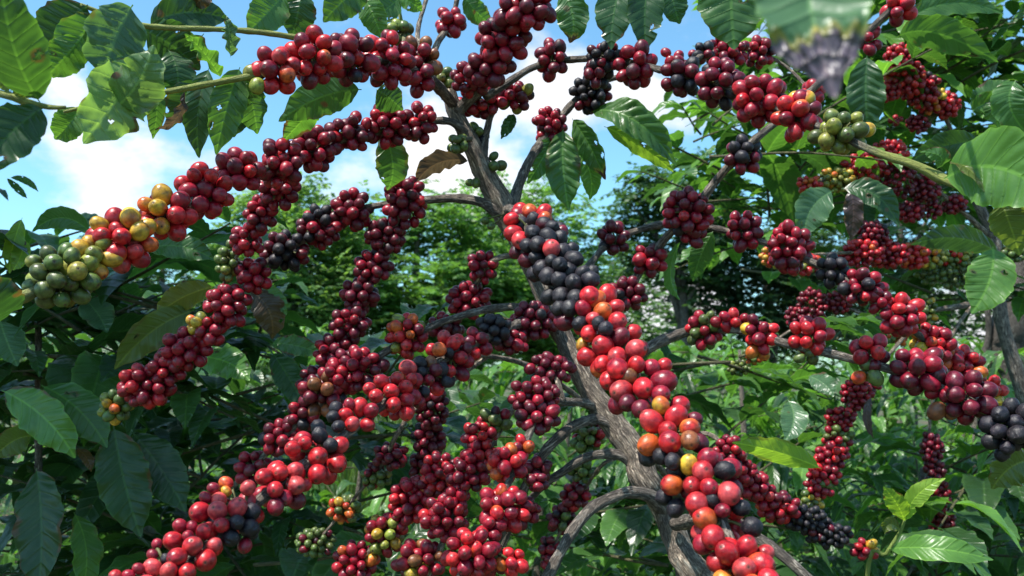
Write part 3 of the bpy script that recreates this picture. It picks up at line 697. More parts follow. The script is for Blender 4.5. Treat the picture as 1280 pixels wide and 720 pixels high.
MC2 = [
 ('b18', 541, 510, 20, 26, 12, 'DDD'), ('b18', 536, 548, 20, 24, 12, 'DDD'), ('b18', 528, 584, 18, 20, 12, 'DDG'),
 ('b19', 488, 570, 24, 18, 12, 'DDD'), ('b19', 470, 595, 20, 18, 11, 'DHG'), ('b19', 430, 636, 22, 18, 11, 'OGG'), ('b19', 395, 678, 26, 18, 10, 'GGD'),  # dark red in the last bunch stands for shade on its green cherries
 ('b21', 735, 545, 22, 24, 12, 'RGG'), ('b21', 729, 590, 20, 15, 12, 'G'), ('b20', 720, 620, 20, 18, 12, 'DRD'), ('b20', 704, 650, 20, 20, 12, 'DDG'), ('b20', 688, 692, 16, 24, 11, 'DDR'),
 ('b22', 912, 566, 18, 20, 12, 'RDR'), ('b22', 940, 606, 20, 18, 12, 'RRD'), ('b22', 974, 634, 24, 18, 12, 'RrDD'), ('b22', 1006, 648, 25, 15, 10, 'K'), ('b22', 1038, 670, 28, 14, 10, 'K'), ('b22', 1082, 686, 18, 12, 11, 'RYR'),
 ('b22', 926, 588, 18, 18, 12, 'RRr'),
 ('b22', 957, 622, 18, 16, 12, 'RrR'),
 ('b22', 1022, 660, 20, 14, 10, 'KKD'),
]
listed = {}
for br, L_, Nn in (('cb', CBL, CBN), ('b11', BLL, BLN)):
    for nd in Nn: listed[(br, nd[0], nd[1])] = []
    for ch in L_:
        nd = min(Nn, key=lambda q: math.hypot(q[0] - ch[0], q[1] - ch[1]))
        listed[(br, nd[0], nd[1])].append(ch)
    MC += [(br,) + nd for nd in Nn]

TREE = thing('coffee_tree', 'large coffee tree with gnarled grey trunk, thick with red and black cherries', 'coffee tree', TRUNK_BASE, 'coffee trees laden with cherries')
tb = Buf()
tp = [P(a, b_, d) for a, b_, d, w in MB['trunk']]
trd = [w * d / F / 2 for a, b_, d, w in MB['trunk']]
tp += [np.array([TRUNK_BASE[0] - .02, TRUNK_BASE[1], 0.45]), TRUNK_BASE + [0, 0, -0.03]]
trd += [0.028, 0.036]
tube(tb, tp, trd, BARK2, step=0.004, sides=22, lump=0.34, knots=0.06, seed=3)
tb.build('trunk', M_BARK, TREE)
plant(TREE, MB, MC, MG, listed=listed)

# leaves of the main tree
TL = lambda *a, **k: traced_leaf(TREE, *a, **k)
TL(166, 6, 141, 55, 130, 100, .62, .60, 82, 'g', 18, spots=1, notch=1, wave=.09, crinkle=.02, ridge=.06, holes=0, burn=.6)
TL(178, 84, 146, 124, 104, 180, .61, .57, 84, 'l', 22, spots=1, notch=1, wave=.13, crinkle=.02, holes=1, burn=1)
TL(140, 138, 172, 104, 192, 56, .59, .57, 62, 'l', 25, wave=.16, notch=1, crinkle=.02, holes=0, burn=.3)
TL(110, 6, 75, 38, 38, 78, .66, .68, 66, 'd', -15, spots=1)
TL(125, 20, 95, 52, 66, 98, .67, .66, 56, 'm', 20)
TL(185, 32, 235, 16, 288, 26, .70, .74, 46, 'd', 25, spots=1)
TL(178, 36, 216, 58, 250, 88, .70, .72, 62, 'd', -10, spots=1)
TL(255, 42, 222, 74, 188, 92, .71, .74, 42, 'd', 10)
TL(104, 44, 82, 70, 58, 96, .62, .62, 46, 'b', 0, spots=1)
TL(262, 84, 248, 138, 249, 198, .66, .67, 40, 'd', -20)
TL(300, 84, 284, 132, 270, 194, .66, .66, 44, 'm', 10)
TL(318, 100, 300, 135, 292, 172, .68, .69, 38, 'd', -20)
TL(248, 100, 226, 128, 214, 160, .69, .70, 36, 'd', 15)
TL(210, 62, 222, 92, 218, 124, .70, .70, 44, 'd', 20)
TL(306, 96, 316, 132, 322, 168, .66, .68, 42, 'm', 20)
TL(276, 98, 255, 66, 230, 42, .64, .61, 32, 'b', 50, wave=.15)
TL(288, 72, 287, 45, 283, 20, .68, .66, 22, 'g', 40, wave=.18)
TL(196, 106, 196, 140, 191, 174, .65, .66, 22, 'm', 20)
TL(230, 112, 222, 146, 192, 163, .65, .65, 16, 'p', 30, wave=.2, spots=0, label='withered curled brown leaf')
TL(100, 134, 86, 155, 68, 174, .6, .6, 38, 'b', 0)
TL(355, -8, 335, 15, 308, 42, .74, .72, 46, 'm', 10)
TL(378, -14, 372, 18, 364, 50, .74, .75, 44, 'd', 0)
TL(262, -12, 252, -2, 242, 8, .72, .72, 24, 'n', 0)
TL(462, -24, 432, -2, 404, 28, .80, .78, 46, 'm', 10)
TL(450, -12, 466, 18, 478, 50, .82, .82, 34, 'b', -10)
TL(500, -4, 482, 12, 458, 28, .86, .84, 32, 'm', 0)
TL(492, -10, 512, 2, 528, 14, .87, .87, 22, 'b', 0)
TL(580, -6, 596, 15, 616, 32, 1.0, 1.02, 28, 'm', 10)
TL(700, -14, 716, 20, 712, 54, .90, .90, 42, 'm', -10, dead=.85, deadcol=(.08, .04, .03))
TL(780, -30, 768, 12, 764, 62, .92, .90, 48, 'd', -10, notch=2)
TL(812, -34, 806, 14, 808, 66, .92, .90, 46, 'd', 15, notch=1)
TL(836, -28, 842, 4, 850, 30, .92, .92, 36, 'd', 10)
TL(915, -46, 914, 5, 918, 62, .84, .82, 82, 'm', 0, spots=1)
TL(452, 112, 400, 122, 348, 152, .74, .78, 48, 'm', 10)
TL(470, 112, 486, 122, 504, 138, .80, .82, 40, 'm', 0)
TL(395, 128, 378, 150, 352, 178, .78, .80, 34, 'b', 20)
TL(715, 148, 737, 182, 757, 225, .98, .97, 34, 'm', -20, dead=.86, deadcol=(.05, .02, .03), ridge=.09)
TL(704, 160, 704, 210, 711, 262, .98, .97, 44, 'm', 0, ridge=.09)
TL(692, 170, 678, 198, 659, 230, .98, .98, 30, 'm', 15, ridge=.09)
TL(722, 185, 738, 218, 737, 250, .99, 1.0, 26, 'b', 0, ridge=.09)
TL(738, 140, 792, 150, 846, 208, 1.0, .98, 46, 'm', 35, ridge=.10, bow=.03)
TL(755, 158, 800, 182, 842, 215, 1.0, 1.0, 30, 'y', -20, ridge=.10)
TL(642, 142, 636, 156, 626, 174, .95, .95, 16, 'd', 0)
TL(588, 202, 548, 204, 519, 230, .93, .95, 32, 'p', 35, spots=0, ridge=.08, label='withered purple-grey leaf')
TL(478, 160, 491, 205, 484, 238, .90, .92, 42, 'm', 10, spots=1)
TL(892, 288, 876, 320, 866, 352, 1.0, 1.02, 28, 'm', 10)
TL(852, 300, 838, 340, 850, 375, 1.0, 1.02, 22, 'm', 40)
TL(1027, 586, 974, 566, 915, 553, .95, .90, 34, 'y', 25, spots=0, bow=-.01)
TL(1180, 224, 1250, 210, 1330, 262, .62, .55, 100, 'b', 15, spots=1, fold=.1)
TL(1195, 205, 1215, 215, 1262, 262, .62, .58, 34, 'o', 55)
TL(1170, 212, 1176, 196, 1150, 190, .66, .66, 22, 'm', 0)
TL(1250, 250, 1262, 280, 1275, 320, .61, .62, 46, 'o', -20)
TL(-5, 405, -10, 380, -40, 340, .58, .55, 70, 'd', 10)
# leaf hanging close to the lens, its end withered
nb = Buf(); rb = branch(TREE, [(1150, -30, .84, 6), (1120, -130, .55, 7), (1050, -150, .34, 8), (1010, -110, .26, 8), (1005, -60, .235, 7)], green=1)
TL(1008, -75, 1012, 5, 1044, 124, .235, .215, 138, 'g', 12, spots=0, dead=.69, deadcol=(.085, .068, .112), wave=.05, notch=0, ridge=.012, crinkle=.08, nu=80, nv=24, bow=.0, holes=0, burn=0, label='blurred leaf with a withered grey-purple end')

# ------------------------------------------------------------------ foliage built shoot by shoot
UPV = np.array([0, 0, 1.0])

def shoot(origin, direction, length, rg, leaf_len, droop=0.35, gap=0.045, ratio=(.38, .48), hang=(.1, .5)):
    """a twig with leaves in opposite pairs; returns its points and a list of leaves"""
    d = nrm(np.asarray(direction, float))
    n = max(3, int(length / gap))
    pts = [np.asarray(origin, float)]
    for i in range(n):
        d = nrm(d + np.array([0, 0, -droop * 0.05]) + rg.normal(size=3) * 0.04)
        pts.append(pts[-1] + d * length / n)
    leaves = []
    for i in range(2, n + 1):
        t = nrm(pts[i] - pts[i - 1])
        s = nrm(np.cross(t, UPV) + rg.normal(size=3) * 0.15)
        grow = min(1.0, 0.55 + 0.45 * (n - i) / 3.0)
        for sg in (-1, 1):
            if rg.uniform() < 0.08: continue
            L_ = leaf_len * rg.uniform(0.75, 1.15) * grow
            a = nrm(s * sg + t * rg.uniform(0.25, 0.7) + UPV * rg.uniform(-0.25, 0.30))
            tip = pts[i] + a * L_ + UPV * (-L_ * rg.uniform(*hang))
            mid = pts[i] + a * L_ * 0.5 + UPV * (L_ * rg.uniform(-0.02, 0.06))
            W = nrm(np.cross(a, UPV) + rg.normal(size=3) * 0.22 + 1e-6)
            if np.cross(a, W)[2] < 0: W = -W
            leaves.append((pts[i], mid, tip, W, L_ * rg.uniform(*ratio)))
    return pts, leaves

def seen_size(l):
    x, y, d = proj(l[1])
    if d < 0.05: return 0
    inside = (-30 < x < 1310) and (-30 < y < 750)
    return np.linalg.norm(l[2] - l[0]) / d * (1 if inside else 0.02)

def add_foliage(parent, shoots, rg, cols, detail=(12, 3), ridge=0.06, wave=0.05, n_parts=100, max_twigs=100, twig_r=0.0028, spots=(0, .3)):
    twigs = sorted(shoots, key=lambda s: -max([seen_size(l) for l in s[1]] + [0]))
    for k, (pts, lv) in enumerate(twigs):
        b = Buf()
        tube(b, pts, np.linspace(twig_r, twig_r * 0.45, len(pts)), (0.12, 0.115, 0.05, 0.6), step=0.03, sides=6, lump=0)
        if k < max_twigs: b.build('branch', M_BARK, parent)
        else:
            if k == max_twigs: rest = Buf()
            rest.v += b.v; rest.c += b.c; rest.u += b.u
            rest.q += [q + rest.n for q in b.q]; rest.t += [q + rest.n for q in b.t]; rest.n += b.n
    if len(twigs) > max_twigs:
        o = rest.build('twigs', M_BARK, parent); o['kind'] = 'stuff'
    lv = sorted([l for s in shoots for l in s[1]], key=lambda l: -seen_size(l))
    rest = Buf()
    for i, l in enumerate(lv):
        b = Buf() if i < n_parts else rest
        c = np.array(LC[cols[rg.integers(len(cols))]]) * rg.uniform(0.85, 1.4)
        big = seen_size(l) * F > 55
        nu, nv = (36, 6) if big else detail if seen_size(l) * F > 6 else (8, 2)
        leaf(b, l[0], l[1], l[2], l[3], l[4], c, nu=nu, nv=nv, fold=rg.uniform(0.05, 0.35), wave=wave, ridge=ridge, spots=rg.uniform(*spots), seed=int(rg.integers(1e6)))
        if i < n_parts: b.build('leaf', M_LEAF, parent)
    if len(lv) > n_parts:
        o = rest.build('foliage', M_LEAF, parent); o['kind'] = 'stuff'

# ------------------------------------------------------------------ second tree, its strings hang behind the first
B2 = np.array([P(870, 500, 1.42)[0], P(870, 500, 1.42)[1], 0])
T2 = thing('coffee_tree', 'dim coffee tree behind the gnarled trunk, its hanging strings of small cherries in shade', 'coffee tree', B2, 'coffee trees laden with cherries')
BB = {k: MB2[k] for k in MB2}
b = Buf()
tube(b, [B2 + [0, 0, -.03], B2 + [0.01, 0, .4], P(862, 700, 1.40), P(850, 620, 1.36), P(836, 560, 1.30)], [.020, .017, .013, .009, .003], BARK, step=0.01, sides=12, lump=0.2, seed=5)
b.build('trunk', M_BARK, T2)
plant(T2, BB, MC2, {})
rg = np.random.default_rng(5)
sh = []
for k in range(26):
    o = P(rg.uniform(820, 950), rg.uniform(440, 760), rg.uniform(1.3, 1.5))
    a = rg.uniform(0, 2 * math.pi)
    sh.append(shoot(o, [math.cos(a), math.sin(a) * .5 + .5, rg.uniform(-.2, .5)], rg.uniform(.2, .4), rg, .11))
add_foliage(T2, sh, rg, 'dmm')

# ------------------------------------------------------------------ coffee tree to the right, thin grey stem
B3 = np.array([P(1335, 500, 1.62)[0], P(1335, 500, 1.62)[1], 0])
T3 = thing('coffee_tree', 'coffee tree with thin pale stem and long strings of small bright cherries', 'coffee tree', B3, 'coffee trees laden with cherries')
RB = {
 'trunk': [(1188, 165, 1.6, 8), (1212, 232, 1.6, 11), (1230, 270, 1.6, 13), (1243, 297, 1.6, 14), (1245, 335, 1.6, 15), (1252, 400, 1.6, 16), (1285, 520, 1.6, 18), (1330, 760, 1.61, 22)],
 'r1': [(1243, 300, 1.6, 7), (1200, 262, 1.58, 6), (1160, 230, 1.55, 5), (1110, 200, 1.5, 4), (1060, 215, 1.48, 4), (1000, 236, 1.45, 3)],
 'r2': [(1215, 235, 1.6, 6), (1190, 165, 1.58, 5), (1165, 120, 1.55, 5), (1135, 85, 1.5, 4), (1118, 60, 1.5, 3)],
 'r3': [(1245, 328, 1.6, 6), (1190, 324, 1.55, 5), (1120, 319, 1.5, 4), (1060, 316, 1.45, 4), (965, 322, 1.4, 3)],
 'r4': [(1247, 360, 1.6, 9), (1215, 379, 1.55, 8), (1165, 388, 1.5, 6), (1100, 398, 1.5, 5), (1040, 380, 1.5, 4), (990, 396, 1.5, 3)],
 'r5': [(1160, 388, 1.5, 5), (1105, 450, 1.42, 4), (1072, 490, 1.36, 4), (1046, 545, 1.34, 4), (1028, 595, 1.32, 3), (1010, 636, 1.3, 3)],
 'r6': [(1247, 345, 1.6, 5), (1190, 420, 1.5, 4), (1163, 520, 1.5, 4), (1167, 590, 1.5, 4), (1178, 675, 1.5, 3)],
 'r7': [(1040, 380, 1.5, 4), (985, 415, 1.48, 3), (950, 438, 1.46, 3), (920, 466, 1.45, 2)],
}
RC = [
 ('r2', 1126, 72, 18, 16, 9, 'rRR'), ('r2', 1132, 98, 22, 20, 9, 'RrR'), ('r2', 1150, 112, 22, 20, 9, 'RrD'), ('r2', 1112, 112, 14, 14, 9, 'RR'), ('r2', 1162, 125, 18, 16, 9, 'rROY'), ('r2', 1182, 132, 16, 15, 9, 'rR'), ('r2', 1148, 154, 14, 11, 8, 'DR'), ('r2', 1120, 150, 8, 7, 8, 'R'),
 ('r1', 1112, 190, 22, 14, 9, 'rRr'), ('r1', 1082, 208, 28, 17, 9, 'rrR'), ('r1', 1122, 222, 22, 24, 8, 'RD'), ('r1', 1155, 235, 18, 16, 8, 'RD'), ('r1', 1193, 256, 14, 12, 8, 'RD'), ('r1', 1138, 264, 17, 13, 8, 'DR'), ('r1', 1166, 262, 10, 12, 8, 'DR'), ('r1', 1010, 231, 17, 10, 8, 'rOr'), ('r1', 1045, 225, 24, 14, 9, 'YH'), ('r1', 1091, 292, 18, 16, 8, 'D'),
 ('r3', 1076, 317, 26, 16, 9, 'rR'), ('r3', 1108, 318, 24, 16, 9, 'rR'), ('r3', 1140, 320, 20, 15, 9, 'rrO'), ('r3', 1162, 322, 18, 13, 9, 'YHG'), ('r3', 1192, 323, 22, 12, 8, 'HGr'), ('r3', 1214, 324, 12, 9, 8, 'HG'), ('r3', 1190, 345, 40, 15, 8, 'G'), ('r3', 1262, 318, 16, 12, 9, 'G'), ('r3', 972, 320, 20, 15, 9, 'OYr'), ('r3', 1002, 330, 22, 14, 9, 'rRH'),
 ('r4', 1016, 384, 17, 22, 8, 'DR'), ('r4', 1047, 378, 15, 13, 8, 'DR'), ('r4', 994, 396, 12, 12, 8, 'DR'), ('r4', 1157, 388, 13, 18, 9, 'GHY'), ('r4', 1125, 422, 14, 9, 8, 'OG'),
 ('r5', 1072, 492, 18, 20, 9, 'RR'), ('r5', 1088, 478, 12, 12, 9, 'RD'), ('r5', 1050, 522, 19, 12, 9, 'RrR'), ('r5', 1047, 546, 18, 14, 10, 'RRG'), ('r5', 1040, 570, 20, 16, 10, 'RrR'), ('r5', 1029, 594, 19, 14, 10, 'RRr'), ('r5', 1020, 612, 20, 11, 10, 'RRG'), ('r5', 1014, 632, 14, 12, 9, 'GHY'),
 ('r6', 1165, 560, 13, 20, 9, 'D'), ('r6', 1168, 590, 12, 18, 9, 'D'), ('r6', 1173, 620, 13, 20, 9, 'DR'), ('r6', 1177, 652, 14, 22, 9, 'D'),
 ('r7', 940, 446, 14, 9, 8, 'OG'), ('r7', 924, 460, 14, 9, 7, 'GH'),
]
b = Buf()
tp = [P(a, c_, d) for a, c_, d, w in RB['trunk']] + [np.array([B3[0], B3[1], .4]), B3 + [0, 0, -.03]]
tr = [w * d / F / 2 for a, c_, d, w in RB['trunk']] + [.018, .023]
tube(b, tp, tr, (0.33, 0.29, 0.26, 1), step=0.008, sides=14, lump=0.2, seed=9)
b.build('trunk', M_BARK, T3)
plant(T3, RB, RC, {})
TR = lambda *a, **k: traced_leaf(T3, *a, **k)
TR(1130, 27, 1190, 4, 1255, 18, 1.15, 1.15, 32, 'm', 20)
TR(1122, 46, 1172, 42, 1248, 78, 1.15, 1.15, 44, 'm', -15, spots=1)
TR(1084, 68, 1082, 120, 1086, 168, 1.2, 1.2, 46, 'd', 0, ridge=.08)
TR(1228, 178, 1182, 182, 1138, 202, 1.0, 1.0, 36, 'd', 10)
TR(1250, 318, 1200, 298, 1138, 306, 1.3, 1.2, 34, 'd', 10)
TR(1241, 308, 1237, 350, 1214, 392, 1.2, 1.18, 56, 'b', 0)
TR(1042, 238, 1014, 262, 1006, 298, 1.25, 1.22, 44, 'g', 10)
TR(1052, 236, 1094, 244, 1124, 284, 1.25, 1.22, 36, 'd', 30, ridge=.08)
TR(1062, 236, 1067, 265, 1063, 302, 1.3, 1.3, 24, 'p', 20, spots=0, wave=.12, label='withered hanging purple leaf')
TR(1225, 148, 1235, 120, 1262, 100, 1.4, 1.4, 34, 'm', 10)
TR(1215, 140, 1235, 132, 1248, 160, 1.4, 1.4, 34, 'b', 10)
TR(1270, 100, 1262, 130, 1282, 165, 1.2, 1.2, 44, 'm', 10)
TR(1290, 575, 1262, 585, 1240, 612, .95, .95, 48, 'o', 20)
TR(1090, 496, 1083, 520, 1092, 548, 1.3, 1.3, 12, 'p', 20, spots=0, label='withered black hanging leaf')
TR(1010, 470, 1030, 480, 1042, 496, 1.3, 1.25, 26, 'g', 20)
TR(985, 500, 992, 525, 980, 552, 1.3, 1.25, 34, 'g', 20)
rg = np.random.default_rng(11)
sh = []
def zone(n, x0, x1, y0, y1, d0, d1, ln, lf, T):
    for k in range(n):
        o = P(rg.uniform(x0, x1), rg.uniform(y0, y1), rg.uniform(d0, d1))
        a = rg.uniform(0, 2 * math.pi)
        T.append(shoot(o, [math.cos(a), math.sin(a) * .7, rg.uniform(-.25, .5)], ln * rg.uniform(.7, 1.2), rg, lf * rg.uniform(.8, 1.15)))
zone(60, 1010, 1340, -80, 140, 1.66, 2.5, .35, .13, sh)
zone(26, 860, 1020, 150, 260, 1.5, 2.1, .25, .12, sh)
zone(36, 1020, 1340, 130, 300, 1.75, 2.4, .30, .12, sh)
zone(9, 920, 1110, 255, 345, 1.7, 2.2, .25, .11, sh)
zone(12, 1060, 1200, 330, 400, 1.7, 2.1, .25, .11, sh)
zone(20, 1120, 1330, 560, 760, 1.5, 2.0, .3, .12, sh)
add_foliage(T3, sh, rg, 'dmmb')

# ------------------------------------------------------------------ shaded coffee tree on the left
B4 = np.array([P(60, 500, 1.35)[0], P(60, 500, 1.35)[1], 0])
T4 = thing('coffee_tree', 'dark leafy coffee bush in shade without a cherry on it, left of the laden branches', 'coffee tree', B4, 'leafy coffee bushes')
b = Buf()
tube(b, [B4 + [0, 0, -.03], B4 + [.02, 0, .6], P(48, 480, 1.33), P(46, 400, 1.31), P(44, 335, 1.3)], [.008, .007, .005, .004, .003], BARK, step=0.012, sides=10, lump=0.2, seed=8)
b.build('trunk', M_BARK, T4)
T4L = lambda *a, **k: traced_leaf(T4, *a, **k)
branch(T4, [(44, 330, 1.3, 8), (-60, 240, 1.0, 9), (-110, 160, .7, 10), (-60, 112, .55, 9), (0, 117, .5, 9), (30, 127, .5, 9), (62, 134, .5, 7), (82, 134, .5, 4)], green=3, knots=.2)
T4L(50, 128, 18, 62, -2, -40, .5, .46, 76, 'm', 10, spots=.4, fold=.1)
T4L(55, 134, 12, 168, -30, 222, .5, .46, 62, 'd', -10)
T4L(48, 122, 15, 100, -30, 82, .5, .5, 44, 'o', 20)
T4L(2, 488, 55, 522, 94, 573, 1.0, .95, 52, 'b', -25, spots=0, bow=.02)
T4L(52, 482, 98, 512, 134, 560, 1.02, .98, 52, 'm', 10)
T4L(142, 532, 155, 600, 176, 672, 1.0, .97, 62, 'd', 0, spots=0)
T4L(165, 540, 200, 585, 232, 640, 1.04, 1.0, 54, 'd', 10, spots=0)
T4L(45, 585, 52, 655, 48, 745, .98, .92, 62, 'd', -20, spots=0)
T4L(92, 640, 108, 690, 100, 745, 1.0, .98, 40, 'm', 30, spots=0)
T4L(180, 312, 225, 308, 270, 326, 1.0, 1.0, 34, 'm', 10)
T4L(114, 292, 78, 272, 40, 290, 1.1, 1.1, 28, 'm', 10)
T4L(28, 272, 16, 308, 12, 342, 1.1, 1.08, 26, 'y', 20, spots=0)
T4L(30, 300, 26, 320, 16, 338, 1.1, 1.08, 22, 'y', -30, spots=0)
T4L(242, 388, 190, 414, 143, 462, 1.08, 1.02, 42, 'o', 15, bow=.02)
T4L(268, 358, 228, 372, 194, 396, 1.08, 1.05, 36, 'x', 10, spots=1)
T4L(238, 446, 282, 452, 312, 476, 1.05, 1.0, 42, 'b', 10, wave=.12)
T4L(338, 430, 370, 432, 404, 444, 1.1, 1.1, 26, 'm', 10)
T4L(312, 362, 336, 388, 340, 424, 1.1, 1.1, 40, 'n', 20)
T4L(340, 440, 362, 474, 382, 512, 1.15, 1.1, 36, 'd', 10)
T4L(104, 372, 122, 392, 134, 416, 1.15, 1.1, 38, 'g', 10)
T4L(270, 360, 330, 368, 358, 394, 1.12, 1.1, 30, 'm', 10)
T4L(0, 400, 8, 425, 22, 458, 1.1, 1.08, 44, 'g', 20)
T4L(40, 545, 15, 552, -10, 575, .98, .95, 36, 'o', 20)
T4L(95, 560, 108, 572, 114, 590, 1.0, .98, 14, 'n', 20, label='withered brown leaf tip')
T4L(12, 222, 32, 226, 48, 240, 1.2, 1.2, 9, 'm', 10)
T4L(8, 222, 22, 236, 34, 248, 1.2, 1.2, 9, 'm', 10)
rg = np.random.default_rng(21)
sh = []
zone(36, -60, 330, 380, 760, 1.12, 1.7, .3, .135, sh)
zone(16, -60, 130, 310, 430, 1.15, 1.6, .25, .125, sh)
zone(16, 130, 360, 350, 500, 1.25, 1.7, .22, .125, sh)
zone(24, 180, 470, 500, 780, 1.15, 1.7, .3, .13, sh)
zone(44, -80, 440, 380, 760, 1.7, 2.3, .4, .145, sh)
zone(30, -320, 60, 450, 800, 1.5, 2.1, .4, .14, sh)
zone(50, -420, 330, -640, -330, 1.0, 1.6, .32, .135, sh)  # unseen shoots above the view, added to shade the bush below
zone(38, -900, -400, -560, -150, .75, 1.1, .32, .135, sh)  # more unseen shoots, up and nearer, added to block sun from the bush
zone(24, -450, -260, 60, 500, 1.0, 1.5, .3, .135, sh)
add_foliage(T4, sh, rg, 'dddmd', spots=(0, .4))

# ------------------------------------------------------------------ young shoot, bright leaves
B5 = np.array([P(1060, 720, 1.15)[0], P(1060, 720, 1.15)[1], 0.0])
T5 = thing('coffee_sapling', 'slender young coffee sapling with fresh yellow-green leaves, below the dark hanging string', 'sapling', B5)
b = Buf()
tube(b, [B5, B5 + [0, 0, .6], P(1082, 745, 1.11), P(1108, 692, 1.1), P(1126, 664, 1.1), P(1132, 645, 1.1)], [.005, .004, .0028, .0024, .002, .0014], (0.16, 0.22, 0.04, .2), step=0.012, sides=8, lump=0.1)
b.build('stem', M_BARK, T5)
T5L = lambda *a, **k: traced_leaf(T5, *a, **k)
T5L(1131, 652, 1121, 630, 1104, 608, 1.1, 1.08, 26, 'y', 10, spots=0)
T5L(1132, 652, 1146, 620, 1182, 598, 1.1, 1.06, 24, 'y', 10, spots=0, notch=1)
T5L(1110, 686, 1172, 686, 1242, 700, 1.1, 1.05, 34, 'b', 25, spots=0, bow=.03)
T5L(1112, 690, 1160, 672, 1235, 690, 1.11, 1.1, 26, 'm', 40, spots=0)
T5L(1126, 664, 1112, 655, 1106, 668, 1.1, 1.09, 18, 'o', 10, spots=0)

# ------------------------------------------------------------------ rows of coffee shrubs behind
def shrub(x, Y, h, r, seed, label, n=46, leafl=.13, cols='mmbd'):
    rg = np.random.default_rng(seed)
    base = np.array([x, Y, 0.0])
    t = thing('coffee_shrub', label, 'shrub', base, 'coffee shrubs in the rows behind')
    b = Buf()
    top = base + [rg.uniform(-.08, .08), rg.uniform(-.08, .08), h * .95]
    tube(b, [base - [0, 0, .03], base + [0.02, 0.01, h * .5], top], [.025, .018, .006], BARK, step=.04, sides=8, lump=.2, seed=seed % 7)
    b.build('stem', M_BARK, t)
    sh = []
    for k in range(n):
        f = rg.uniform(0.12, 1.0)
        a = rg.uniform(0, 2 * math.pi)
        o = base + (top - base) * f + np.array([math.cos(a), math.sin(a), 0]) * rg.uniform(0, .35) * r
        ln = r * (1.05 - 0.6 * f) * rg.uniform(.7, 1.15)
        sh.append(shoot(o, [math.cos(a), math.sin(a), rg.uniform(.0, .8)], max(.16, ln), rg, leafl * rg.uniform(.85, 1.1), droop=.9, gap=.042, ratio=(.25, .34), hang=(.3, 1.0)))
    add_foliage(t, sh, rg, cols, detail=(28, 3) if Y < 3.5 else (14, 2), ridge=.11 if Y < 3.5 else .06, n_parts=60, max_twigs=50, spots=(0, .1))
SHRUBS = [
 (0.05, 2.75, 1.30, .60, 'sunlit coffee shrub seen left of the gnarled trunk, below the crossing red strings'),
 (-.55, 2.9, 1.25, .60, 'leafy coffee shrub showing between the long red strings of cherries at lower left'),
 (.62, 2.35, 1.22, .55, 'coffee shrub right behind the bare forked branch and trunk foot'),
 (1.02, 2.2, 1.24, .55, 'feathery sunlit coffee shrub under the dark hanging string of cherries'),
 (1.38, 2.6, 1.42, .60, 'coffee shrub at the edge, below the black cherry cluster'),
 (.85, 3.3, 1.58, .65, 'taller coffee shrub behind the horizontal branch right of the trunk'),
 (.20, 4.0, 1.50, .75, 'farther bright coffee shrub right of the tall grass clump'),
 (1.75, 3.4, 1.58, .65, 'far coffee shrub showing right of the thin pale stem'),
 (-1.3, 3.2, 1.45, .7, 'shaded coffee shrub behind the dark leafy bush'),
 (.45, 1.80, 1.02, .45, 'low coffee shrub with narrow glossy leaves at the foot of the trunk'),
 (-.10, 2.0, 1.05, .48, 'low coffee shrub under the bunches of red cherries at lower middle'),
 (1.30, 4.6, 1.62, .8, 'far coffee shrub below the bright gap of sky right of the trunk'),
 (-.75, 5.2, 1.62, .85, 'distant coffee shrub left of the tall grass clump'),
 (.75, 5.6, 1.66, .85, 'distant coffee shrub directly behind the trunk bend'),
 (2.3, 4.6, 1.62, .8, 'distant coffee shrub at the edge behind the dark forked tree trunk'),
 (-.40, 2.1, .95, .45, 'low shaded coffee shrub under the brightest red bunches'),
]
for k, (x, Y, h, r, lab) in enumerate(SHRUBS):
    shrub(x, Y, h, r, 100 + k, lab, n=64, leafl=.125 if Y < 4 else .15, cols='mbbmbd')

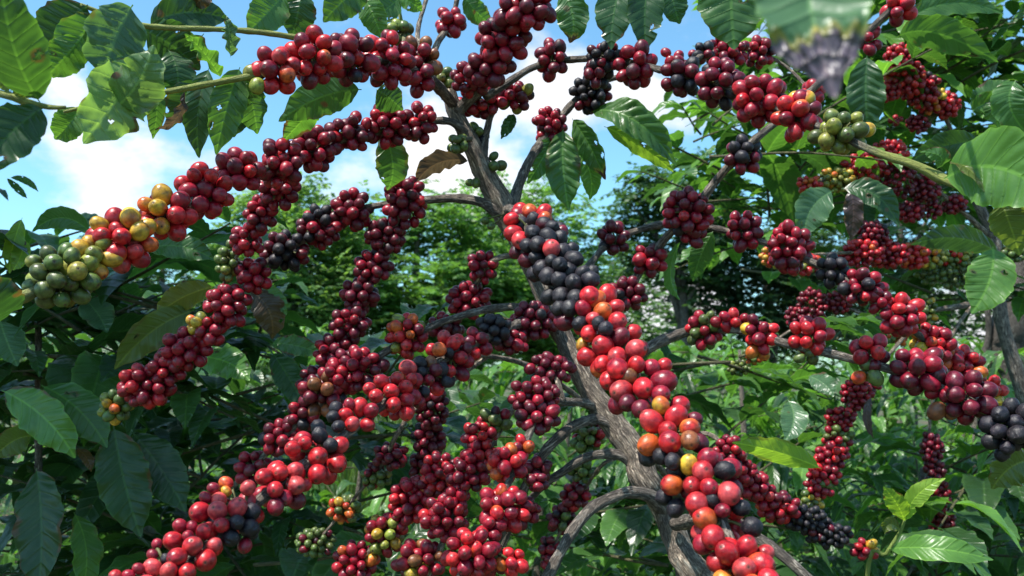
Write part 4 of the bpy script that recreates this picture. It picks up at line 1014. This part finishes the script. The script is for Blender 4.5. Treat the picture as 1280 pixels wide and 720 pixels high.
# ------------------------------------------------------------------ trees beyond
def shade_tree(px, ytop, Y, ybot, wpx, label, seed, col, nleaf=9000, leafl=.055, dens=1.0, thick=.09, lean=0.0):
    rg = np.random.default_rng(seed)
    x = (px - 640) / F * Y
    ztop = P(px, ytop, Y)[2]; zbot = P(px, ybot, Y)[2]
    base = np.array([x - lean, Y, 0.0])
    t = thing('shade_tree', label, 'tree', base, 'trees beyond the coffee')
    rw = wpx / F * Y / 2
    cz = (ztop + zbot) / 2; rh = (ztop - zbot) / 2
    b = Buf()
    cen = np.array([x, Y, cz])
    tube(b, [base - [0, 0, .05], base + [.05, 0, max(.5, zbot * .6)], cen + [0, 0, rh * .3], cen + [0.05, 0, rh * .8]], [thick, thick * .8, thick * .5, thick * .15], (.16, .14, .12, 1), step=.12, sides=9, lump=.2, seed=seed % 5)
    b.build('trunk', M_BARK, t)
    clumps = []
    for k in range(int(46 * dens)):
        v = nrm(rg.normal(size=3)); v[1] *= .8
        c = cen + v * np.array([rw, rw * .8, rh]) * rg.uniform(.35, 1.0) ** .5
        clumps.append(c)
    for k in range(7):
        c = clumps[k * 5 % len(clumps)]
        st = base + (cen - base) * rg.uniform(.55, .95)
        bb = Buf()
        tube(bb, [st, (st + c) / 2 + [0, 0, .15 * rh], c], [thick * .4, thick * .25, thick * .08], (.16, .14, .12, 1), step=.12, sides=7, lump=.15)
        bb.build('branch', M_BARK, t)
    # sprays of leaflets on short stalks inside every clump
    n = nleaf
    ci = rg.integers(len(clumps), size=n // 12)
    spr_o = np.array(clumps)[ci] + rg.normal(size=(len(ci), 3)) * np.array([rw, rw, rh]) * .14
    spr_d = nrm(rg.normal(size=(len(ci), 3)) * [1, 1, .35] + [0, 0, -.15])
    kk = np.tile(np.arange(12), len(ci))
    o = np.repeat(spr_o, 12, 0); d = np.repeat(spr_d, 12, 0)
    s = nrm(np.cross(d, UPV)); sg = np.where(kk % 2 == 0, 1, -1)[:, None]
    L_ = leafl * rg.uniform(.7, 1.25, (len(o), 1))
    p = o + d * (kk[:, None] // 2) * leafl * .55
    a = nrm(s * sg + d * .5 + rg.normal(size=o.shape) * .2 + [0, 0, -.25])
    w = nrm(np.cross(a, UPV + rg.normal(size=o.shape) * .4)) * L_ * .30
    V = np.stack([p, p + a * L_ * .45 + w, p + a * L_, p + a * L_ * .45 - w], 1).reshape(-1, 3)
    q = np.arange(len(V)).reshape(-1, 4)
    cc = np.repeat(np.concatenate([np.array(col) * rg.uniform(.7, 1.35, (len(o), 1)) * np.repeat(rg.uniform(.75, 1.25, (len(ci), 1)), 12, 0), np.zeros((len(o), 1))], 1), 4, 0)
    uv = np.tile([[0, .0, 0], [.45, .9, 0], [1, 0, 0], [.45, -.9, 0]], (len(o), 1))
    b = Buf(); b.add(V, q, None, cc, uv)
    o_ = b.build('crown', M_FAR, t)
ST = [
 (520, 250, 10.0, 470, 270, 'broad light green shade tree beyond, behind the red strings left of the trunk', (.095, .195, .062), 40000, .075, 1.7),
 (660, 225, 11.5, 470, 230, 'feathery light green tree whose top shows right of the trunk fork', (.105, .21, .066), 34000, .075, 1.5),
 (365, 225, 9.0, 470, 210, 'pale green tree behind the dark bush, under the white cloud', (.12, .215, .08), 36000, .062, 1.7),
 (850, 185, 8.5, 360, 160, 'dark small-leaved tree standing against the blue sky beyond the trunk', (.040, .090, .042), 12000, .065, 1.0),
 (960, 280, 9.0, 440, 250, 'dark dense tree behind the hanging leaves on the right', (.030, .065, .034), 20000, .065, 1.6),
 (1130, 150, 10.0, 450, 330, 'tall dark tree behind the coffee tree with the thin pale stem', (.032, .070, .034), 24000, .07, 2.0),
 (760, 310, 14.0, 480, 240, 'far low tree filling the gap behind the black cherries', (.07, .14, .055), 12000, .09, 1.2),
 (200, 290, 12.0, 480, 280, 'far tree hidden behind the shaded leafy bush', (.035, .08, .03), 12000, .08, 1.2),
]
for k, (px, yt, Y, yb, w, lab, col, n, ll, dn) in enumerate(ST):
    shade_tree(px, yt, Y, yb, w, lab, 300 + k, col, n, ll, dn, thick=.07)
# thick dark trunk at the edge
tb_ = np.array([P(1272, 400, 3.6)[0], P(1272, 400, 3.6)[1], 0])
t = thing('shade_tree', 'thick dark-barked tree with a bare forked trunk by the thin pale stem', 'tree', tb_, 'trees beyond the coffee')
b = Buf()
tube(b, [tb_ - [0, 0, .05], P(1268, 480, 3.6), P(1264, 410, 3.6), P(1285, 330, 3.6), P(1300, 200, 3.6), P(1310, 60, 3.6)], [.10, .085, .075, .07, .06, .05], (.13, .11, .095, 1), step=.05, sides=12, lump=.2)
b.build('trunk', M_BARK, t)
for pts in ([(1266, 440, 3.6, 14), (1240, 446, 3.6, 10), (1226, 452, 3.6, 8), (1180, 458, 3.7, 5)], [(1226, 452, 3.6, 8), (1236, 420, 3.6, 8), (1233, 380, 3.6, 7), (1225, 330, 3.7, 5)]):
    branch(t, pts, step=.03, knots=0, col=(.13, .11, .095, 1))

# ------------------------------------------------------------------ tall grass clump, ground
rg = np.random.default_rng(77)
b = Buf()
n = 1500
for k in range(n):
    x = P(rg.uniform(430, 570), 470, 4.6)[0]; Y = rg.uniform(4.2, 5.0)
    h = rg.uniform(.9, 1.55); a = rg.uniform(0, 6.28); bend = rg.uniform(.05, .4)
    p0 = np.array([x, Y, 0]); dirv = np.array([math.cos(a), math.sin(a), 0])
    ts = np.linspace(0, 1, 6)[:, None]
    ax = p0 + UPV * h * ts * (1 - .12 * ts * bend) + dirv * bend * h * ts ** 2.2
    sd = np.array([-math.sin(a), math.cos(a), 0]) * .006
    wv = (1 - ts ** 2) * sd
    V = np.concatenate([ax + wv, ax - wv])
    q = [(i, i + 1, i + 7, i + 6) for i in range(5)]
    b.add(V, q, None, (*(np.array((.085, .14, .05)) * rg.uniform(.7, 1.3)), 0), np.concatenate([np.concatenate([ts, ts * 0 + .5, ts * 0], 1)] * 2))
go = b.build('tall_grass', M_FAR)
go['kind'] = 'stuff'; go['label'] = 'clump of tall thin pale green grass behind the coffee'; go['category'] = 'grass'

def leaf_mass(name, label, cat, n, leafl, seed, place, col, per=10):
    rg = np.random.default_rng(seed)
    o = place(rg, n // per)
    d = nrm(rg.normal(size=o.shape) * [1, 1, .5] + [0, 0, .25])
    kk = np.tile(np.arange(per), len(o)); tint = np.repeat(rg.uniform(.65, 1.35, (len(o), 1)), per, 0)
    o = np.repeat(o, per, 0); d = np.repeat(d, per, 0)
    s = nrm(np.cross(d, UPV)); sg = np.where(kk % 2 == 0, 1, -1)[:, None]
    L_ = leafl * rg.uniform(.7, 1.25, (len(o), 1))
    p = o + d * (kk[:, None] // 2) * leafl * .5
    a = nrm(s * sg + d * .5 + rg.normal(size=o.shape) * .25 + [0, 0, -.2])
    w = nrm(np.cross(a, UPV + rg.normal(size=o.shape) * .4)) * L_ * .2
    V = np.stack([p, p + a * L_ * .45 + w, p + a * L_, p + a * L_ * .45 - w], 1).reshape(-1, 3)
    cc = np.repeat(np.concatenate([np.array(col) * tint * rg.uniform(.75, 1.25, (len(o), 1)), np.zeros((len(o), 1))], 1), 4, 0)
    b = Buf(); b.add(V, np.arange(len(V)).reshape(-1, 4), None, cc, np.tile([[0, .0, 0], [.45, .9, 0], [1, 0, 0], [.45, -.9, 0]], (len(o), 1)))
    ob = b.build(name, M_FAR); ob['kind'] = 'stuff'; ob['label'] = label; ob['category'] = cat
def under(rg, n):
    Y = 1.4 + 9 * rg.uniform(0, 1, n) ** 1.5
    x = rg.uniform(-.75, .75, n) * Y
    hump = .35 + .3 * np.sin(x * 3.1 + Y * 2.3) * np.sin(Y * 1.7 - x)
    return np.stack([x, Y, rg.uniform(0, 1, n) ** .7 * hump * np.minimum(1.9, .8 + Y * .12)], 1)
def wood(rg, n):
    x = rg.uniform(-16, 16, n); Y = rg.uniform(19, 24, n)
    top = 3.0 + .9 * np.sin(x * .7 + 1) + .6 * np.sin(x * 1.9)
    return np.stack([x, Y, rg.uniform(0, 1, n) ** .6 * top], 1)
leaf_mass('undergrowth', 'leafy green undergrowth between the coffee rows', 'undergrowth', 70000, .085, 41, under, (.045, .105, .030))
leaf_mass('far_woods', 'far green wood closing the view behind the trees', 'woods', 40000, .22, 42, wood, (.050, .105, .035))

m, N, L, out = newmat('soil')
tc = N('ShaderNodeTexCoord')
n1 = N('ShaderNodeTexNoise', i_Scale=.9, i_Detail=8.0); L(tc.outputs['Object'], n1.inputs['Vector'])
n2 = N('ShaderNodeTexNoise', i_Scale=30.0, i_Detail=6.0); L(tc.outputs['Object'], n2.inputs['Vector'])
c = mix_col(N, L, ramp(N, L, n1.outputs[0], .42, .58), (.035, .075, .018, 1), (.09, .06, .035, 1))
c = mix_col(N, L, 1.0, c, mix_col(N, L, n2.outputs[0], (.5, .5, .5, 1), (1.4, 1.4, 1.4, 1)), 'MULTIPLY')
bp = N('ShaderNodeBump', i_Strength=.8, i_Distance=.03); L(n2.outputs[0], bp.inputs['Height'])
pr = N('ShaderNodeBsdfPrincipled'); L(c, pr.inputs['Base Color']); L(bp.outputs[0], pr.inputs['Normal']); pr.inputs['Roughness'].default_value = .9
L(pr.outputs[0], out.inputs[0])
b = Buf()
b.add([(-900, -300, 0), (900, -300, 0), (900, 1500, 0), (-900, 1500, 0)], [(0, 1, 2, 3)])
go = b.build('ground', m); go['kind'] = 'structure'; go['label'] = 'weedy brown soil under the coffee'; go['category'] = 'ground'

# ------------------------------------------------------------------ light and sky
SUN = nrm(np.array([-0.42, -0.30, 1.05]))      # towards the sun
el = math.asin(SUN[2]); az = math.atan2(SUN[0], SUN[1])
sd_ = bpy.data.lights.new('sun', 'SUN'); sd_.energy = 5.0; sd_.angle = math.radians(.55); sd_.color = (1, .955, .88)
so = bpy.data.objects.new('sun', sd_); C.objects.link(so)
so.rotation_euler = Vector(-SUN).to_track_quat('-Z', 'Y').to_euler()
w = bpy.data.worlds.new('World'); sc.world = w; w.use_nodes = True
nt = w.node_tree; nt.nodes.clear()
def WN(t, **k):
    n = nt.nodes.new(t)
    for kk, vv in k.items():
        if kk.startswith('i_'):
            key = kk[2:]; n.inputs[int(key) if key.isdigit() else key].default_value = vv
        else: setattr(n, kk, vv)
    return n
WL = nt.links.new
sky = WN('ShaderNodeTexSky', sky_type='NISHITA', sun_disc=False, sun_elevation=el, sun_rotation=az, altitude=300, air_density=1.0, dust_density=1.2, ozone_density=1.0)
tc = WN('ShaderNodeTexCoord')
nz = WN('ShaderNodeTexNoise', i_Scale=4.6, i_Detail=9.0, i_Roughness=.58)
mp = WN('ShaderNodeMapping'); mp.inputs['Scale'].default_value = (1, 1, 1.8); mp.inputs['Location'].default_value = (2.2, .4, 1.3)
WL(tc.outputs['Generated'], mp.inputs[0]); WL(mp.outputs[0], nz.inputs['Vector'])
acc = None
def cloud_at(px, py, rad, amp):
    """a bank of cloud in this direction of the sky"""
    global acc
    d = nrm(P(px, py, 1.0) - CAM)
    v = WN('ShaderNodeVectorMath', operation='DISTANCE'); WL(tc.outputs['Generated'], v.inputs[0]); v.inputs[1].default_value = tuple(d)
    r = WN('ShaderNodeMapRange', interpolation_type='SMOOTHSTEP'); WL(v.outputs['Value'], r.inputs[0])
    r.inputs[1].default_value = rad; r.inputs[2].default_value = 0; r.inputs[3].default_value = 0; r.inputs[4].default_value = amp
    if acc is None: acc = r.outputs[0]
    else:
        a = WN('ShaderNodeMath', operation='ADD'); WL(acc, a.inputs[0]); WL(r.outputs[0], a.inputs[1]); acc = a.outputs[0]
for c_ in [(150, 232, .13, .27), (110, 262, .06, .08), (85, 95, .06, .16), (560, 190, .08, .17), (690, 120, .11, .22), (800, 110, .05, .18), (640, 260, .10, .18), (820, 400, .12, .24), (1230, 430, .12, .24), (420, 260, .06, .12), (1000, -300, .5, .12), (200, -500, .4, .14)]: cloud_at(*c_)
a = WN('ShaderNodeMath', operation='ADD'); WL(acc, a.inputs[0]); WL(nz.outputs[0], a.inputs[1])
cm = WN('ShaderNodeMapRange', interpolation_type='SMOOTHSTEP'); WL(a.outputs[0], cm.inputs[0]); cm.inputs[1].default_value = .56; cm.inputs[2].default_value = .74
mx = WN('ShaderNodeMix', data_type='RGBA'); WL(cm.outputs[0], mx.inputs[0])
gn = WN('ShaderNodeMix', data_type='RGBA', blend_type='MULTIPLY', i_0=1.0); WL(sky.outputs[0], gn.inputs[6]); gn.inputs[7].default_value = SKYTINT
WL(gn.outputs[2], mx.inputs[6]); 
nz2 = WN('ShaderNodeTexNoise', i_Scale=9.0, i_Detail=6.0); WL(mp.outputs[0], nz2.inputs['Vector'])
cl = WN('ShaderNodeMix', data_type='RGBA'); WL(nz2.outputs[0], cl.inputs[0]); cl.inputs[6].default_value = (CLOUD[0] * .72, CLOUD[1] * .74, CLOUD[2] * .78, 1); cl.inputs[7].default_value = (CLOUD[0] * 1.3, CLOUD[1] * 1.3, CLOUD[2] * 1.3, 1)
WL(cl.outputs[2], mx.inputs[7])
bg = WN('ShaderNodeBackground', i_Strength=SKYSTR); WL(mx.outputs[2], bg.inputs[0])
wo = WN('ShaderNodeOutputWorld'); WL(bg.outputs[0], wo.inputs[0])

sc.render.engine = 'CYCLES'
sc.cycles.max_bounces = 8; sc.cycles.diffuse_bounces = 3; sc.cycles.glossy_bounces = 3; sc.cycles.transmission_bounces = 4; sc.cycles.transparent_max_bounces = 4
sc.cycles.use_denoising = True
sc.cycles.sample_clamp_indirect = 6
sc.view_settings.view_transform = 'Standard'; sc.view_settings.look = 'None'
sc.view_settings.exposure = EXPO; sc.view_settings.gamma = 1.0
